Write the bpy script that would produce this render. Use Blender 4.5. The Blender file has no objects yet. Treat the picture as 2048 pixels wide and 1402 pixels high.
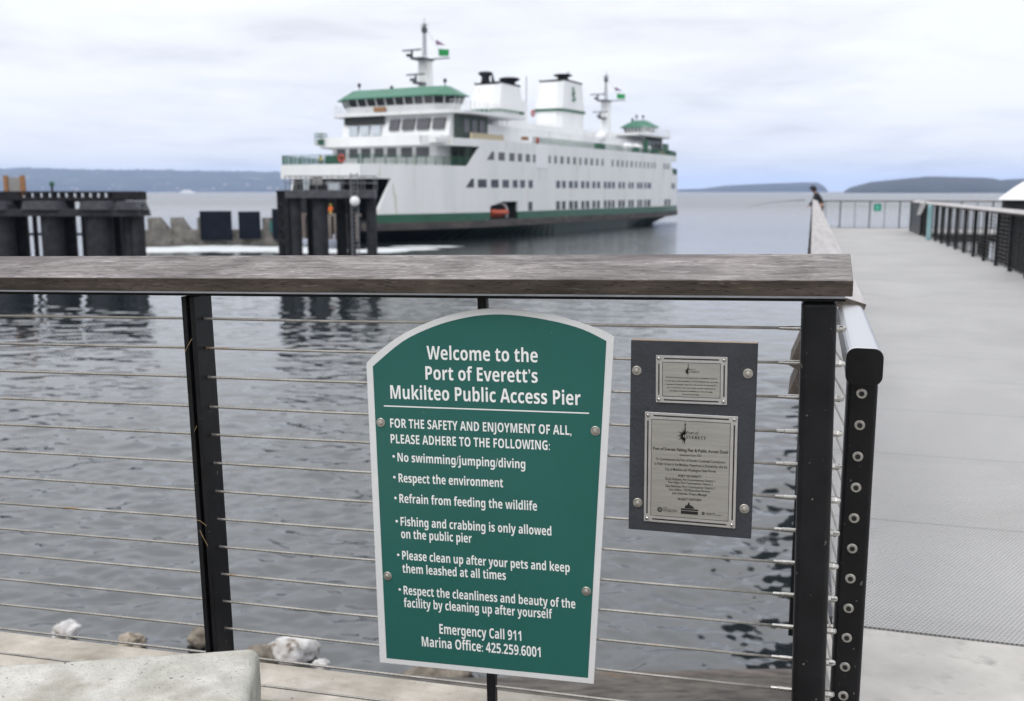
import bpy, bmesh, math, random
import numpy as np
from mathutils import Vector, Matrix, noise
R = math.radians; PI = math.pi
random.seed(7)
SC = bpy.context.scene
COL = SC.collection

# ------------------------------------------------------------------ camera
HC = 1.45                      # eye above the landing
F, CX, CY = 2048*35/36.0, 1024.0, 701.0
PITCH, YAW = math.atan(318.7/F), R(15.453)
WZ = HC-6.5                    # water level
cam = bpy.data.cameras.new('camera'); cam.lens = 35; cam.sensor_width = 36
cam.clip_start = .05; cam.clip_end = 40000
cam.dof.use_dof = True; cam.dof.focus_distance = 2.42; cam.dof.aperture_fstop = 4.2
co = bpy.data.objects.new('camera', cam); COL.objects.link(co)
co.location = (0, 0, HC); co.rotation_euler = (PI/2-PITCH, 0, YAW)
SC.camera = co

# ------------------------------------------------------------------ sky, sun, exposure
W = bpy.data.worlds.new('World'); SC.world = W; W.use_nodes = True
def build_world():
    nt = W.node_tree; nt.nodes.clear(); N = nt.nodes.new; L = nt.links.new
    out = N('ShaderNodeOutputWorld')
    sky = N('ShaderNodeTexSky'); sky.sky_type = 'NISHITA'; sky.sun_disc = False
    sky.sun_elevation = R(48); sky.sun_rotation = R(SUN_AZ)
    b1 = N('ShaderNodeBackground'); b1.inputs[1].default_value = .06
    L(sky.outputs[0], b1.inputs[0])
    tc = N('ShaderNodeTexCoord'); sep = N('ShaderNodeSeparateXYZ'); L(tc.outputs['Generated'], sep.inputs[0])
    def M(op, a, b=None, clamp=False):
        n = N('ShaderNodeMath'); n.operation = op; n.use_clamp = clamp
        for i, v in enumerate((a, b)):
            if v is None: continue
            if isinstance(v, (int, float)): n.inputs[i].default_value = v
            else: L(v, n.inputs[i])
        return n.outputs[0]
    z = M('MAXIMUM', sep.outputs[2], 0.0); zz = M('ADD', z, .10)
    cx = M('DIVIDE', sep.outputs[0], zz); cy = M('DIVIDE', sep.outputs[1], zz)
    comb = N('ShaderNodeCombineXYZ'); L(cx, comb.inputs[0]); L(cy, comb.inputs[1])
    def nz(scale, det, rough, off, dist=0):
        mp = N('ShaderNodeMapping'); L(comb.outputs[0], mp.inputs[0]); mp.inputs['Location'].default_value = off
        n = N('ShaderNodeTexNoise'); n.inputs['Scale'].default_value = scale; n.inputs['Detail'].default_value = det
        n.inputs['Roughness'].default_value = rough; n.inputs['Distortion'].default_value = dist
        L(mp.outputs[0], n.inputs['Vector']); return n.outputs['Fac']
    n1 = nz(.55, 5, .55, CLOUD_OFF, .3); n2 = nz(1.7, 6, .6, (4.1, 1.3, 0), .5)
    s = M('ADD', M('MULTIPLY', n1, .68), M('MULTIPLY', n2, .32))
    cr = N('ShaderNodeValToRGB'); L(s, cr.inputs[0]); e = cr.color_ramp.elements
    e[0].position = .37; e[0].color = (.435, .44, .465, 1); e[1].position = .56; e[1].color = (.60, .60, .603, 1)
    m = cr.color_ramp.elements.new(.46); m.color = (.535, .54, .56, 1)
    # thinner, darker lavender layer near the horizon
    hz = N('ShaderNodeValToRGB'); L(z, hz.inputs[0]); h = hz.color_ramp.elements
    h[0].position = 0; h[0].color = (.70, .71, .725, 1); h[1].position = 1.0; h[1].color = (1.0, 1.0, 1.0, 1); q1 = hz.color_ramp.elements.new(.22); q1.color = (.70, .70, .70, 1); q2 = hz.color_ramp.elements.new(.55); q2.color = (.93, .93, .93, 1)
    k = hz.color_ramp.elements.new(.07); k.color = (.675, .685, .70, 1)
    mul = N('ShaderNodeMixRGB'); mul.blend_type = 'MULTIPLY'; mul.inputs[0].default_value = 1
    L(cr.outputs[0], mul.inputs[1]); L(hz.outputs[0], mul.inputs[2])
    b2 = N('ShaderNodeBackground'); b2.inputs[1].default_value = 1.48; L(mul.outputs[0], b2.inputs[0])
    mix = N('ShaderNodeMixShader'); mix.inputs[0].default_value = .93
    L(b1.outputs[0], mix.inputs[1]); L(b2.outputs[0], mix.inputs[2]); L(mix.outputs[0], out.inputs[0])
SUN_AZ = 215.0
CLOUD_OFF = (1.7, .6, 0)
build_world()
sl = bpy.data.lights.new('sun', 'SUN'); sl.energy = .8; sl.angle = R(18); sl.color = (1, .97, .93)
so = bpy.data.objects.new('sun', sl); COL.objects.link(so); so.location = (0, -20, 40)
so.rotation_euler = (R(42), 0, R(-25))      # light from behind the camera, a little left
vs = SC.view_settings; vs.view_transform = 'Standard'; vs.look = 'None'; vs.exposure = 0.88; vs.gamma = 1; vs.use_curve_mapping = False
SC.cycles.use_denoising = True
SC.cycles.max_bounces = 8; SC.cycles.diffuse_bounces = 3; SC.cycles.glossy_bounces = 4
SC.cycles.transparent_max_bounces = 8; SC.cycles.volume_bounces = 2
SC.cycles.sample_clamp_indirect = 6

# ------------------------------------------------------------------ helpers
def ray(x, y):
    v = Vector(((x-CX)/F, 1.0, -(y-CY)/F))
    c, s = math.cos(-PITCH), math.sin(-PITCH); v = Vector((v.x, c*v.y-s*v.z, s*v.y+c*v.z))
    c, s = math.cos(YAW), math.sin(YAW); return Vector((c*v.x-s*v.y, s*v.x+c*v.y, v.z))
FWD = Vector((-math.sin(YAW), math.cos(YAW), 0)); RGT = Vector((math.cos(YAW), math.sin(YAW), 0))
def at(x, y, d):               # the place d metres ahead that the photo shows at x, y
    r = ray(x, y); return Vector((0, 0, HC))+r*(d/r.dot(FWD))
def on_z(x, y, z):
    r = ray(x, y); return Vector((0, 0, HC))+r*((z-HC)/r.z)

class MB:
    def __init__(s): s.bm = bmesh.new()
    def box(s, x0, x1, y0, y1, z0, z1, M=None):
        vs = [s.bm.verts.new((x, y, z)) for z in (z0, z1) for x, y in ((x0, y0), (x1, y0), (x1, y1), (x0, y1))]
        if M: [setattr(v, 'co', M@v.co) for v in vs]
        for f in ((3, 2, 1, 0), (4, 5, 6, 7), (0, 1, 5, 4), (1, 2, 6, 5), (2, 3, 7, 6), (3, 0, 4, 7)): s.bm.faces.new([vs[i] for i in f])
        return s
    def prism(s, a, b):        # two equal loops of points, bottom and top, closed solid
        A = [s.bm.verts.new(p) for p in a]; B = [s.bm.verts.new(p) for p in b]; n = len(A)
        s.bm.faces.new(A[::-1]); s.bm.faces.new(B)
        for i in range(n): s.bm.faces.new((A[i], A[(i+1) % n], B[(i+1) % n], B[i]))
        return s
    def tube(s, pts, r, n=8, caps=True):
        pts = [Vector(p) for p in pts]; rs = r if isinstance(r, (list, tuple)) else [r]*len(pts); rings = []
        for i, p in enumerate(pts):
            d = (pts[min(i+1, len(pts)-1)]-pts[max(i-1, 0)]).normalized()
            u = d.cross(Vector((0, 0, 1)));
            if u.length < 1e-3: u = Vector((1, 0, 0))
            u.normalize(); w = d.cross(u)
            rings.append([s.bm.verts.new(p+(u*math.cos(2*PI*k/n)+w*math.sin(2*PI*k/n))*rs[i]) for k in range(n)])
        for a, b in zip(rings, rings[1:]):
            for k in range(n): s.bm.faces.new((a[k], b[k], b[(k+1) % n], a[(k+1) % n]))
        if caps: s.bm.faces.new(rings[0]); s.bm.faces.new(rings[-1][::-1])
        return s
    def lathe(s, prof, o=(0, 0, 0), axis='Z', n=16):   # prof: (radius, height)
        o = Vector(o); rings = []
        def P(r, h, a):
            x, y = r*math.cos(a), r*math.sin(a)
            return o+{'Z': Vector((x, y, h)), 'Y': Vector((x, h, -y)), 'X': Vector((h, x, y))}[axis]
        for r, h in prof: rings.append([s.bm.verts.new(P(max(r, 1e-5), h, 2*PI*k/n)) for k in range(n)])
        for a, b in zip(rings, rings[1:]):
            for k in range(n): s.bm.faces.new((a[k], a[(k+1) % n], b[(k+1) % n], b[k]))
        s.bm.faces.new(rings[0][::-1]); s.bm.faces.new(rings[-1])
        return s
    def build(s, name, m, parent=None, bevel=0, smooth=False, seg=2):
        bm = s.bm
        bmesh.ops.recalc_face_normals(bm, faces=bm.faces)
        if bevel: bmesh.ops.bevel(bm, geom=[e for e in bm.edges if len(e.link_faces) == 2 and e.calc_face_angle(0) > .5], offset=bevel, segments=seg, affect='EDGES', profile=.5)
        me = bpy.data.meshes.new(name); bm.to_mesh(me); bm.free()
        if smooth: me.shade_smooth()
        for mm in (m if isinstance(m, (list, tuple)) else [m]): me.materials.append(mm)
        o = bpy.data.objects.new(name, me); COL.objects.link(o)
        if parent: o.parent = parent
        return o
def empty(name, loc=(0, 0, 0), rot=(0, 0, 0)):
    o = bpy.data.objects.new(name, None); COL.objects.link(o); o.location = loc; o.rotation_euler = rot; o.empty_display_size = .1; return o
def tag(o, label, cat, group=None, kind=None):
    o['label'] = label; o['category'] = cat
    if group: o['group'] = group
    if kind: o['kind'] = kind
    return o
def struct(o, kind='structure'): o['kind'] = kind; return o
def copy_tree(o, parent=None):
    c = o.copy(); COL.objects.link(c)
    if parent: c.parent = parent
    for ch in list(o.children): copy_tree(ch, c)
    return c

# ------------------------------------------------------------------ materials
def mat(name, c1, c2=None, scale=5., rough=.5, metal=0., bump=0., bscale=60., stretch=(1, 1, 1), det=5, lo=.35, hi=.65,
        spots=None, spec=.5, rvar=0., extra=None, patch=None):
    m = bpy.data.materials.new(name); m.use_nodes = True; nt = m.node_tree; N = nt.nodes.new; L = nt.links.new
    b = nt.nodes['Principled BSDF']; b.inputs['Roughness'].default_value = rough; b.inputs['Metallic'].default_value = metal
    b.inputs['Specular IOR Level'].default_value = spec
    tc = N('ShaderNodeTexCoord'); mp = N('ShaderNodeMapping'); mp.inputs['Scale'].default_value = stretch; L(tc.outputs['Object'], mp.inputs[0])
    def nz(sc, d=det, off=0):
        n = N('ShaderNodeTexNoise'); n.inputs['Scale'].default_value = sc; n.inputs['Detail'].default_value = d; n.inputs['Roughness'].default_value = .6
        v = mp.outputs[0]
        if off:
            a = N('ShaderNodeVectorMath'); a.operation = 'ADD'; a.inputs[1].default_value = (off, off*.7, off*1.3); L(v, a.inputs[0]); v = a.outputs[0]
        L(v, n.inputs['Vector']); return n.outputs['Fac']
    def ramp(f, a, ca, bb, cb):
        r = N('ShaderNodeValToRGB'); L(f, r.inputs[0]); e = r.color_ramp.elements
        e[0].position, e[0].color, e[1].position, e[1].color = a, ca, bb, cb; return r.outputs[0]
    def mix(f, a, c):
        x = N('ShaderNodeMixRGB'); L(f, x.inputs[0])
        for i, v in ((1, a), (2, c)):
            if isinstance(v, tuple): x.inputs[i].default_value = v
            else: L(v, x.inputs[i])
        return x.outputs[0]
    c1 = (*c1, 1)
    col = ramp(nz(scale), lo, c1, hi, (*c2, 1)) if c2 else c1
    for sp in (spots or []):   # (colour, scale, threshold, softness)
        f = ramp(nz(sp[1], 3, 3.7+sp[1]*.01), sp[2], (0, 0, 0, 1), sp[2]+sp[3], (1, 1, 1, 1)); col = mix(f, col, (*sp[0], 1))
    if patch:                  # (scale xyz, darkest, lightest): broad weathering over the whole piece
        mp2 = N('ShaderNodeMapping'); mp2.inputs['Scale'].default_value = patch[0]; L(tc.outputs['Object'], mp2.inputs[0])
        n = N('ShaderNodeTexNoise'); n.inputs['Scale'].default_value = 1; n.inputs['Detail'].default_value = 6; n.inputs['Roughness'].default_value = .65; n.inputs['Distortion'].default_value = .6; L(mp2.outputs[0], n.inputs['Vector'])
        f = ramp(n.outputs['Fac'], .34, (*patch[1], 1), .64, (*patch[2], 1)); x = N('ShaderNodeMixRGB'); x.blend_type = 'MULTIPLY'; x.inputs[0].default_value = 1
        if isinstance(col, tuple): x.inputs[1].default_value = col
        else: L(col, x.inputs[1])
        L(f, x.inputs[2]); col = x.outputs[0]
    if isinstance(col, tuple): b.inputs['Base Color'].default_value = col
    else: L(col, b.inputs['Base Color'])
    if rvar: L(ramp(nz(scale*2.3, 4, 9), .3, (rough-rvar,)*3+(1,), .7, (rough+rvar,)*3+(1,)), b.inputs['Roughness'])
    if bump:
        bn = N('ShaderNodeBump'); bn.inputs['Strength'].default_value = bump; bn.inputs['Distance'].default_value = .5/bscale
        L(nz(bscale, 4, 5), bn.inputs['Height']); L(bn.outputs[0], b.inputs['Normal'])
    if extra: extra(nt, b, mp)
    return m
M = {}
M['black'] = mat('black_paint', (.007, .0075, .009), (.013, .0135, .016), 9, .36, spec=.25, spots=[((.16, .16, .15), 55, .70, .03), ((.30, .29, .26), 130, .735, .02)], rvar=.05)
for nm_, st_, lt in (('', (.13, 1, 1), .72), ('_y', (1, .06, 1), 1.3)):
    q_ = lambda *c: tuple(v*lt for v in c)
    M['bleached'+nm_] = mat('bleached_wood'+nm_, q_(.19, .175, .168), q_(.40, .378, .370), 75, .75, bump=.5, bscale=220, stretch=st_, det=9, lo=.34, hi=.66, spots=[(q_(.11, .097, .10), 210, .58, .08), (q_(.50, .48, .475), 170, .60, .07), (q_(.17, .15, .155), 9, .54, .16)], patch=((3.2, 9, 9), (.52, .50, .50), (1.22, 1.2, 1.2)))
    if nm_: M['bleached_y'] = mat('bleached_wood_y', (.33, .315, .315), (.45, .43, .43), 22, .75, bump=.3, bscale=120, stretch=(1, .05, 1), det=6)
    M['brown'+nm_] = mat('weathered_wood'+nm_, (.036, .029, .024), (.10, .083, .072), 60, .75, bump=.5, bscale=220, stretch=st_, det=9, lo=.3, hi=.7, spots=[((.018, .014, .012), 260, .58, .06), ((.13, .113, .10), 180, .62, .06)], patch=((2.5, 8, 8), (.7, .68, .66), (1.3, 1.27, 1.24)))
M['steel'] = mat('stainless_steel', (.38, .365, .34), (.52, .51, .49), 40, .28, 1.0, rvar=.08)
M['galv'] = mat('galvanised_steel', (.44, .42, .39), (.60, .58, .54), 60, .42, .9, bump=.1, bscale=400, rvar=.1)
M['white'] = mat('white_sign_vinyl', (.65, .66, .68), (.71, .72, .735), 6, .4, spots=[((.25, .24, .22), 90, .76, .02)])
M['letter'] = mat('white_lettering', (.80, .81, .81), (.84, .845, .85), 6, .45)
M['green'] = mat('green_sign_vinyl', (.0155, .108, .093), (.0175, .116, .101), 3, .40, rvar=.04, spots=[((.20, .26, .22), 70, .77, .02)])
M['board'] = mat('dark_plastic_board', (.026, .029, .037), (.036, .040, .050), 12, .62, bump=.35, bscale=110, spots=[((.13, .13, .13), 75, .74, .02)])
M['tan'] = mat('raw_board_edge', (.34, .24, .16), (.44, .33, .23), 20, .7)
M['plaque'] = mat('brushed_plaque', (.47, .465, .44), (.55, .545, .515), 30, .42, .75, stretch=(.4, 1, 8), rvar=.06)
M['frame'] = mat('plaque_frame_metal', (.68, .68, .69), (.77, .77, .78), 30, .35, .8)
M['ink'] = mat('black_ink', (.012, .012, .012), None, rough=.5)
M['conc'] = mat('pale_concrete', (.38, .35, .305), (.54, .505, .45), 7, .88, bump=.5, bscale=120, det=10, spots=[((.20, .18, .15), 60, .68, .04), ((.66, .64, .60), 34, .68, .05), ((.30, .27, .23), 3, .58, .14), ((.27, .25, .22), 220, .62, .05)], patch=((3, 9, 9), (.86, .84, .80), (1.14, 1.14, 1.14)))
M['block'] = mat('cast_concrete', (.42, .415, .38), (.56, .55, .51), 14, .88, bump=.8, bscale=90, det=12, spots=[((.09, .085, .08), 75, .675, .03), ((.10, .10, .095), 30, .73, .02), ((.31, .29, .25), 5, .56, .14), ((.33, .32, .29), 190, .60, .06)], patch=((4, 5, 5), (.88, .87, .84), (1.10, 1.10, 1.10)))
M['landing'] = mat('landing_concrete', (.40, .385, .365), (.52, .505, .475), 3.5, .85, bump=.3, bscale=170, det=8, spots=[((.33, .315, .30), 9, .60, .16), ((.20, .19, .18), 110, .72, .04)])
M['gravel'] = mat('brown_gravel', (.055, .043, .032), (.19, .155, .12), 45, .9, bump=1, bscale=60)
M['riprap'] = mat('shore_stone_and_silt', (.05, .045, .04), (.17, .155, .135), 3.0, .9, bump=1, bscale=8)
M['rock'] = mat('brown_rock', (.10, .085, .065), (.27, .235, .19), 5, .85, bump=.8, bscale=12, spots=[((.05, .045, .035), 8, .60, .1)])
M['rockw'] = mat('whitened_rock', (.42, .40, .38), (.74, .735, .74), 4, .85, bump=.8, bscale=14, spots=[((.16, .12, .08), 3.2, .55, .08)])
M['rockt'] = mat('tan_rock', (.25, .21, .165), (.46, .41, .34), 6, .85, bump=.8, bscale=14, spots=[((.12, .09, .06), 5, .56, .08)])
M['drift'] = mat('driftwood_timber', (.075, .065, .06), (.20, .18, .165), 7, .85, bump=.7, bscale=20, stretch=(.12, 1.4, 1.4), spots=[((.16, .10, .05), 5, .62, .08)])
M['pile'] = mat('black_steel_pile', (.016, .017, .020), (.036, .037, .043), 1.3, .65, spec=.25, bump=.2, bscale=6, spots=[((.07, .065, .06), 3, .66, .1)])
M['rubber'] = mat('black_rubber', (.012, .012, .014), (.024, .024, .028), 2, .8, spec=.2)
M['greymetal'] = mat('grey_steel', (.05, .052, .060), (.085, .088, .10), 2, .6, spec=.3)
M['orangewood'] = mat('orange_timber', (.24, .115, .045), (.36, .18, .08), 3, .75, stretch=(3, 3, .4))
M['greypanel'] = mat('grey_panel', (.22, .21, .205), (.28, .27, .26), 3, .7)
M['shipwhite'] = mat('ship_white_paint', (.71, .725, .73), (.78, .79, .795), .35, .45, spots=[((.57, .55, .50), 1.6, .62, .06), ((.42, .34, .26), 2.2, .72, .04)], stretch=(1, 1, .10))
M['shipgreen'] = mat('ship_green_paint', (.012, .085, .045), (.02, .11, .06), .6, .45)
M['roofgreen'] = mat('roof_green_paint', (.045, .160, .105), (.058, .19, .127), .6, .5)
M['hullgreen'] = mat('dark_hull_green', (.004, .014, .010), (.010, .036, .020), .4, .4)
M['rub'] = mat('worn_rubbing_strake', (.035, .032, .034), (.095, .082, .075), .5, .8, stretch=(.6, .6, 2), spots=[((.22, .18, .14), .9, .64, .08)])
M['glass'] = mat('dark_window_glass', (.018, .018, .022), (.035, .035, .042), 1.0, .12, spec=.6)
M['glassl'] = mat('grey_window_glass', (.075, .072, .085), (.10, .097, .11), .6, .3)  # lighter and rougher than the dark panes
M['paleglass'] = mat('pale_screen_glass', (.42, .47, .52), (.55, .60, .64), .8, .2)
M['dark'] = mat('dark_interior_shade', (.012, .014, .013), (.022, .025, .023), .6, .7)  # near-black: darkness of unlit interiors put into the colour
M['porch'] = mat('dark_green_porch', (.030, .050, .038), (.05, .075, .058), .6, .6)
M['beige'] = mat('beige_seat', (.42, .36, .25), None, rough=.7)
M['orange'] = mat('orange_boat_rubber', (.48, .075, .03), (.58, .11, .05), 2, .5)
M['red'] = mat('red_life_ring', (.42, .05, .03), None, rough=.5)
M['yellow'] = mat('yellow_safety_cloth', (.75, .62, .03), None, rough=.8)
M['vest'] = mat('orange_safety_cloth', (.75, .16, .03), None, rough=.8)
M['flagp'] = mat('purple_flag_cloth', (.10, .05, .14), (.20, .07, .14), 2, .8)
M['flagg'] = mat('green_flag_cloth', (.015, .25, .07), None, rough=.8)
M['navy'] = mat('navy_panel', (.010, .018, .032), (.020, .030, .046), .8, .45)
M['oldconc'] = mat('stained_dock_concrete', (.11, .105, .095), (.23, .22, .20), .9, .9, spots=[((.07, .07, .05), 1.1, .58, .1)], bump=.4, bscale=6)
M['teal'] = mat('teal_paint', (.03, .14, .13), None, rough=.6)
M['jacket'] = mat('dark_jacket_cloth', (.012, .013, .019), (.022, .023, .030), 12, .85)
M['trouser'] = mat('brown_trouser_cloth', (.07, .055, .035), None, rough=.9)
M['skin'] = mat('skin', (.45, .27, .19), None, rough=.6)
M['hair'] = mat('dark_hair', (.02, .015, .012), None, rough=.7)
M['paleblue'] = mat('pale_blue_paint', (.20, .36, .39), (.26, .42, .45), 2, .55)
M['conewhite'] = mat('white_cone_plastic', (.80, .80, .80), None, rough=.4)
M['lampwhite'] = mat('white_lamp_housing', (.80, .80, .82), None, rough=.35)
M['straw'] = mat('dry_straw', (.25, .18, .09), None, rough=.8)
M['gloss'] = mat('gloss_black_tube', (.008, .0085, .010), (.013, .0135, .016), 9, .22)
M['gloss'].node_tree.nodes['Principled BSDF'].inputs['IOR'].default_value = 4.5; M['gloss'].node_tree.nodes['Principled BSDF'].inputs['Specular IOR Level'].default_value = .95
M['endcap'] = mat('matt_black_cap', (.006, .006, .007), (.010, .010, .011), 20, .6, spec=.3)
def cable_twist(nt, b, mp):
    N = nt.nodes.new; L = nt.links.new
    w = N('ShaderNodeTexWave'); w.bands_direction = 'DIAGONAL'; w.inputs['Scale'].default_value = 42; w.inputs['Distortion'].default_value = 0
    L(mp.outputs[0], w.inputs['Vector']); bn = N('ShaderNodeBump'); bn.inputs['Strength'].default_value = .25; bn.inputs['Distance'].default_value = .0015
    L(w.outputs['Fac'], bn.inputs['Height']); L(bn.outputs[0], b.inputs['Normal'])
M['cable'] = mat('weathered_wire_rope', (.25, .24, .22), (.38, .365, .345), 14, .5, .6, extra=cable_twist, spots=[((.26, .16, .07), 5, .64, .08)], stretch=(1, 1, 1))
def grating(nt, b, mp):
    N = nt.nodes.new; L = nt.links.new
    s = N('ShaderNodeSeparateXYZ'); L(mp.outputs[0], s.inputs[0])
    def Mt(op, a, c=None):
        n = N('ShaderNodeMath'); n.operation = op
        for i, v in enumerate((a, c)):
            if v is None: continue
            if isinstance(v, (int, float)): n.inputs[i].default_value = v
            else: L(v, n.inputs[i])
        return n.outputs[0]
    p = Mt('MULTIPLY', Mt('SINE', Mt('MULTIPLY', s.outputs[0], 2*PI/.0145)), Mt('SINE', Mt('MULTIPLY', s.outputs[1], 2*PI/.029)))
    r = N('ShaderNodeValToRGB'); L(p, r.inputs[0]); e = r.color_ramp.elements
    e[0].position, e[0].color, e[1].position, e[1].color = .20, (.455, .452, .45, 1), .75, (.235, .235, .24, 1)
    n = N('ShaderNodeTexNoise'); n.inputs['Scale'].default_value = .7; n.inputs['Detail'].default_value = 9; n.inputs['Roughness'].default_value = .65; n.inputs['Distortion'].default_value = .8; L(mp.outputs[0], n.inputs['Vector'])
    r2 = N('ShaderNodeValToRGB'); L(n.outputs['Fac'], r2.inputs[0]); e = r2.color_ramp.elements
    e[0].position, e[0].color, e[1].position, e[1].color = .36, (.88, .875, .86, 1), .64, (1.05, 1.05, 1.055, 1)
    # panel joints every 1.2 m
    j = Mt('LESS_THAN', Mt('FRACT', Mt('MULTIPLY', Mt('ADD', s.outputs[1], .33), 1/1.22)), .012)
    mx = N('ShaderNodeMixRGB'); mx.blend_type = 'MULTIPLY'; mx.inputs[0].default_value = 1; L(r.outputs[0], mx.inputs[1]); L(r2.outputs[0], mx.inputs[2])
    m2 = N('ShaderNodeMixRGB'); L(Mt('MULTIPLY', j, .6), m2.inputs[0]); L(mx.outputs[0], m2.inputs[1]); m2.inputs[2].default_value = (.2, .2, .2, 1)
    L(m2.outputs[0], b.inputs['Base Color'])
    bn = N('ShaderNodeBump'); bn.inputs['Strength'].default_value = .6; bn.inputs['Distance'].default_value = .006; bn.invert = True
    L(p, bn.inputs['Height']); L(bn.outputs[0], b.inputs['Normal'])
M['grating'] = mat('fibreglass_deck_grating', (.4, .4, .4), rough=.6, extra=grating)

# ------------------------------------------------------------------ text
def measure_caps():
    c = bpy.data.curves.new('t', 'FONT'); c.body = 'H'; o = bpy.data.objects.new('t', c); COL.objects.link(o)
    bpy.context.view_layer.update(); h = max(v[1] for v in o.bound_box)
    bpy.data.objects.remove(o); bpy.data.curves.remove(c); return h
CAP = measure_caps()
def bold_sans(s):
    return ''.join(chr(0x1D5D4+ord(c)-65) if 'A' <= c <= 'Z' else chr(0x1D5EE+ord(c)-97) if 'a' <= c <= 'z' else chr(0x1D7EC+ord(c)-48) if '0' <= c <= '9' else c for c in s)
def text_into(bm, s, uvl, uvr, cap, dy, bold=0., shear=0.):
    """lay one printed line between two points of a board's face; cap = capital height in metres"""
    c = bpy.data.curves.new('t', 'FONT'); c.body = s; c.resolution_u = 4; c.shear = shear; c.fill_mode = 'FRONT'; c.offset = bold
    o = bpy.data.objects.new('t', c); COL.objects.link(o)
    dg = bpy.context.evaluated_depsgraph_get(); dg.update(); me = bpy.data.meshes.new_from_object(o.evaluated_get(dg))
    xs = [v.co.x for v in me.vertices]; x0, x1 = min(xs), max(xs)
    a, b = Vector(uvl), Vector(uvr); d = b-a; sx = d.length/(x1-x0); sy = cap/CAP; d.normalize(); n = Vector((-d.y, d.x))
    for v in me.vertices:
        p = a+d*((v.co.x-x0)*sx)+n*(v.co.y*sy); v.co = (p.x, dy, p.y)
    bm.from_mesh(me); bpy.data.objects.remove(o); bpy.data.curves.remove(c); bpy.data.meshes.remove(me)

# ------------------------------------------------------------------ near fence frame
D0, TAU = 2.2292, R(1.1228)
def fence_frame(name): return empty(name, (0, D0, HC), (0, -TAU, 0))
CT, ST = math.cos(TAU), math.sin(TAU)
def uv(x, y, off=0.):           # where the plane off metres in front of the cables is met
    r = ray(x, y); q = r*((D0-off)/r.y); return (q.x*CT+q.z*ST, -q.x*ST+q.z*CT)

def near_railing():
    t = tag(fence_frame('cable_railing'), 'near wire rope railing with sloping wooden cap that carries the green sign', 'railing')
    # sloping wooden cap
    b = MB(); y0, z0, y1, z1, th = -.070, -.1845, .072, -.1370, .037
    nx = Vector((0, -(z1-z0), y1-y0)).normalized()*-th
    A = [(y0, z0), (y1, z1), (y1+nx.y, z1+nx.z), (y0+nx.y, z0+nx.z)]
    xs = [-3.4, -2.65, -1.9, -1.2, -.6, -.2, .1288]
    b.prism([(xs[0], *p) for p in A], [(xs[-1], *p) for p in A])
    o = b.build('handrail', [M['bleached'], M['brown']], t, bevel=.0022)
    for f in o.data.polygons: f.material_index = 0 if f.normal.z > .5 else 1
    MB().box(-3.4, .117, -.030, .034, -.2325, -.2262).build('rail_bar', M['black'], t)
    # double-plate post, right tube post, thin spreader behind the sign, one post beyond the frame
    def plates(u):
        p = MB(); p.box(u-.037, u-.024, -.04, .04, -1.47, -.234); p.box(u-.0135, u, -.04, .04, -1.47, -.234)
        for v in (-.31, -1.3): p.box(u-.024, u-.0135, -.012, .012, v-.02, v+.02)
        o = p.build('post', M['black'], t, bevel=.0012, seg=1)
        for k in range(15): MB().lathe([(.0075, 0), (.0075, .0012)], (u-.0002, 0, -.2939-.0762*k), 'X', 12).build('cable_hole', M['ink'], o)
        return o
    lp = plates(-1.4405); plates(-2.94)
    for p in (((-1.474, -.043, -.375), (-1.462, -.046, -.357), (-1.452, -.041, -.340)), ((-1.474, -.045, -.818), (-1.458, -.052, -.817), (-1.444, -.046, -.832)),
              ((-1.466, -.045, -.845), (-1.454, -.050, -.862), (-1.445, -.045, -.887)), ((-1.462, -.044, -.58), (-1.452, -.047, -.565))): MB().tube(p, .0009, 5).build('dry_grass', M['straw'], lp)    # dry grass caught in the post
    MB().box(-.7035, -.6815, -.008, .012, -1.47, -.2325).build('spreader', M['black'], t, bevel=.001, seg=1)
    p = MB(); p.box(.0278, .1005, -.038, .038, -1.47, -.2326)
    p.build('post', M['black'], t, bevel=.011, seg=4, smooth=False)
    for k in range(15):
        v = -.2939-.0762*k; rv = lambda: random.uniform(-.0012, .0012)
        if k == 3: v -= .002
        c = MB(); c.tube([(-3.4, 0, v), (-2.94, 0, v), (-2.2, .0, v-.0015+rv()), (-1.46, 0, v), (-1.1, 0, v-.001+rv()), (-.69, 0, v), (-.3, 0, v-.0008+rv()), (.03, 0, v)], .0034, 8)
        co = c.build('cable', M['cable'], t, smooth=True)
        s = MB(); s.lathe([(.0044, -.012), (.0046, 0), (.0046, .004), (.0054, .006), (.0054, .034), (.0050, .036)], (-.006, 0, v), 'X', 12)
        s.build('swage_sleeve', M['steel'], co, smooth=False)
        n = MB(); n.lathe([(.0085, 0), (.0085, .0065)], (.1006, 0, v), 'X', 6); n.lathe([(.0083, 0), (.0083, .006), (.0070, .0065), (.0062, .0105), (.0038, .0135), (.001, .0142)], (.1078, 0, v), 'X', 6 if k % 2 else 12)
        n.build('cap_nut', M['steel'], co)
    return t
near_railing()

def bolt(parent, u, v, dy, rw, name='bolt'):
    b = MB(); b.lathe([(rw, 0), (rw, -.0018), (rw*.93, -.0024)], (u, dy, v), 'Y', 24); b.lathe([(rw*.56, -.0024), (rw*.56, -.006), (rw*.45, -.0075), (rw*.2, -.0082)], (u, dy, v), 'Y', 6)
    return b.build(name, M['galv'], parent)

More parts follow.
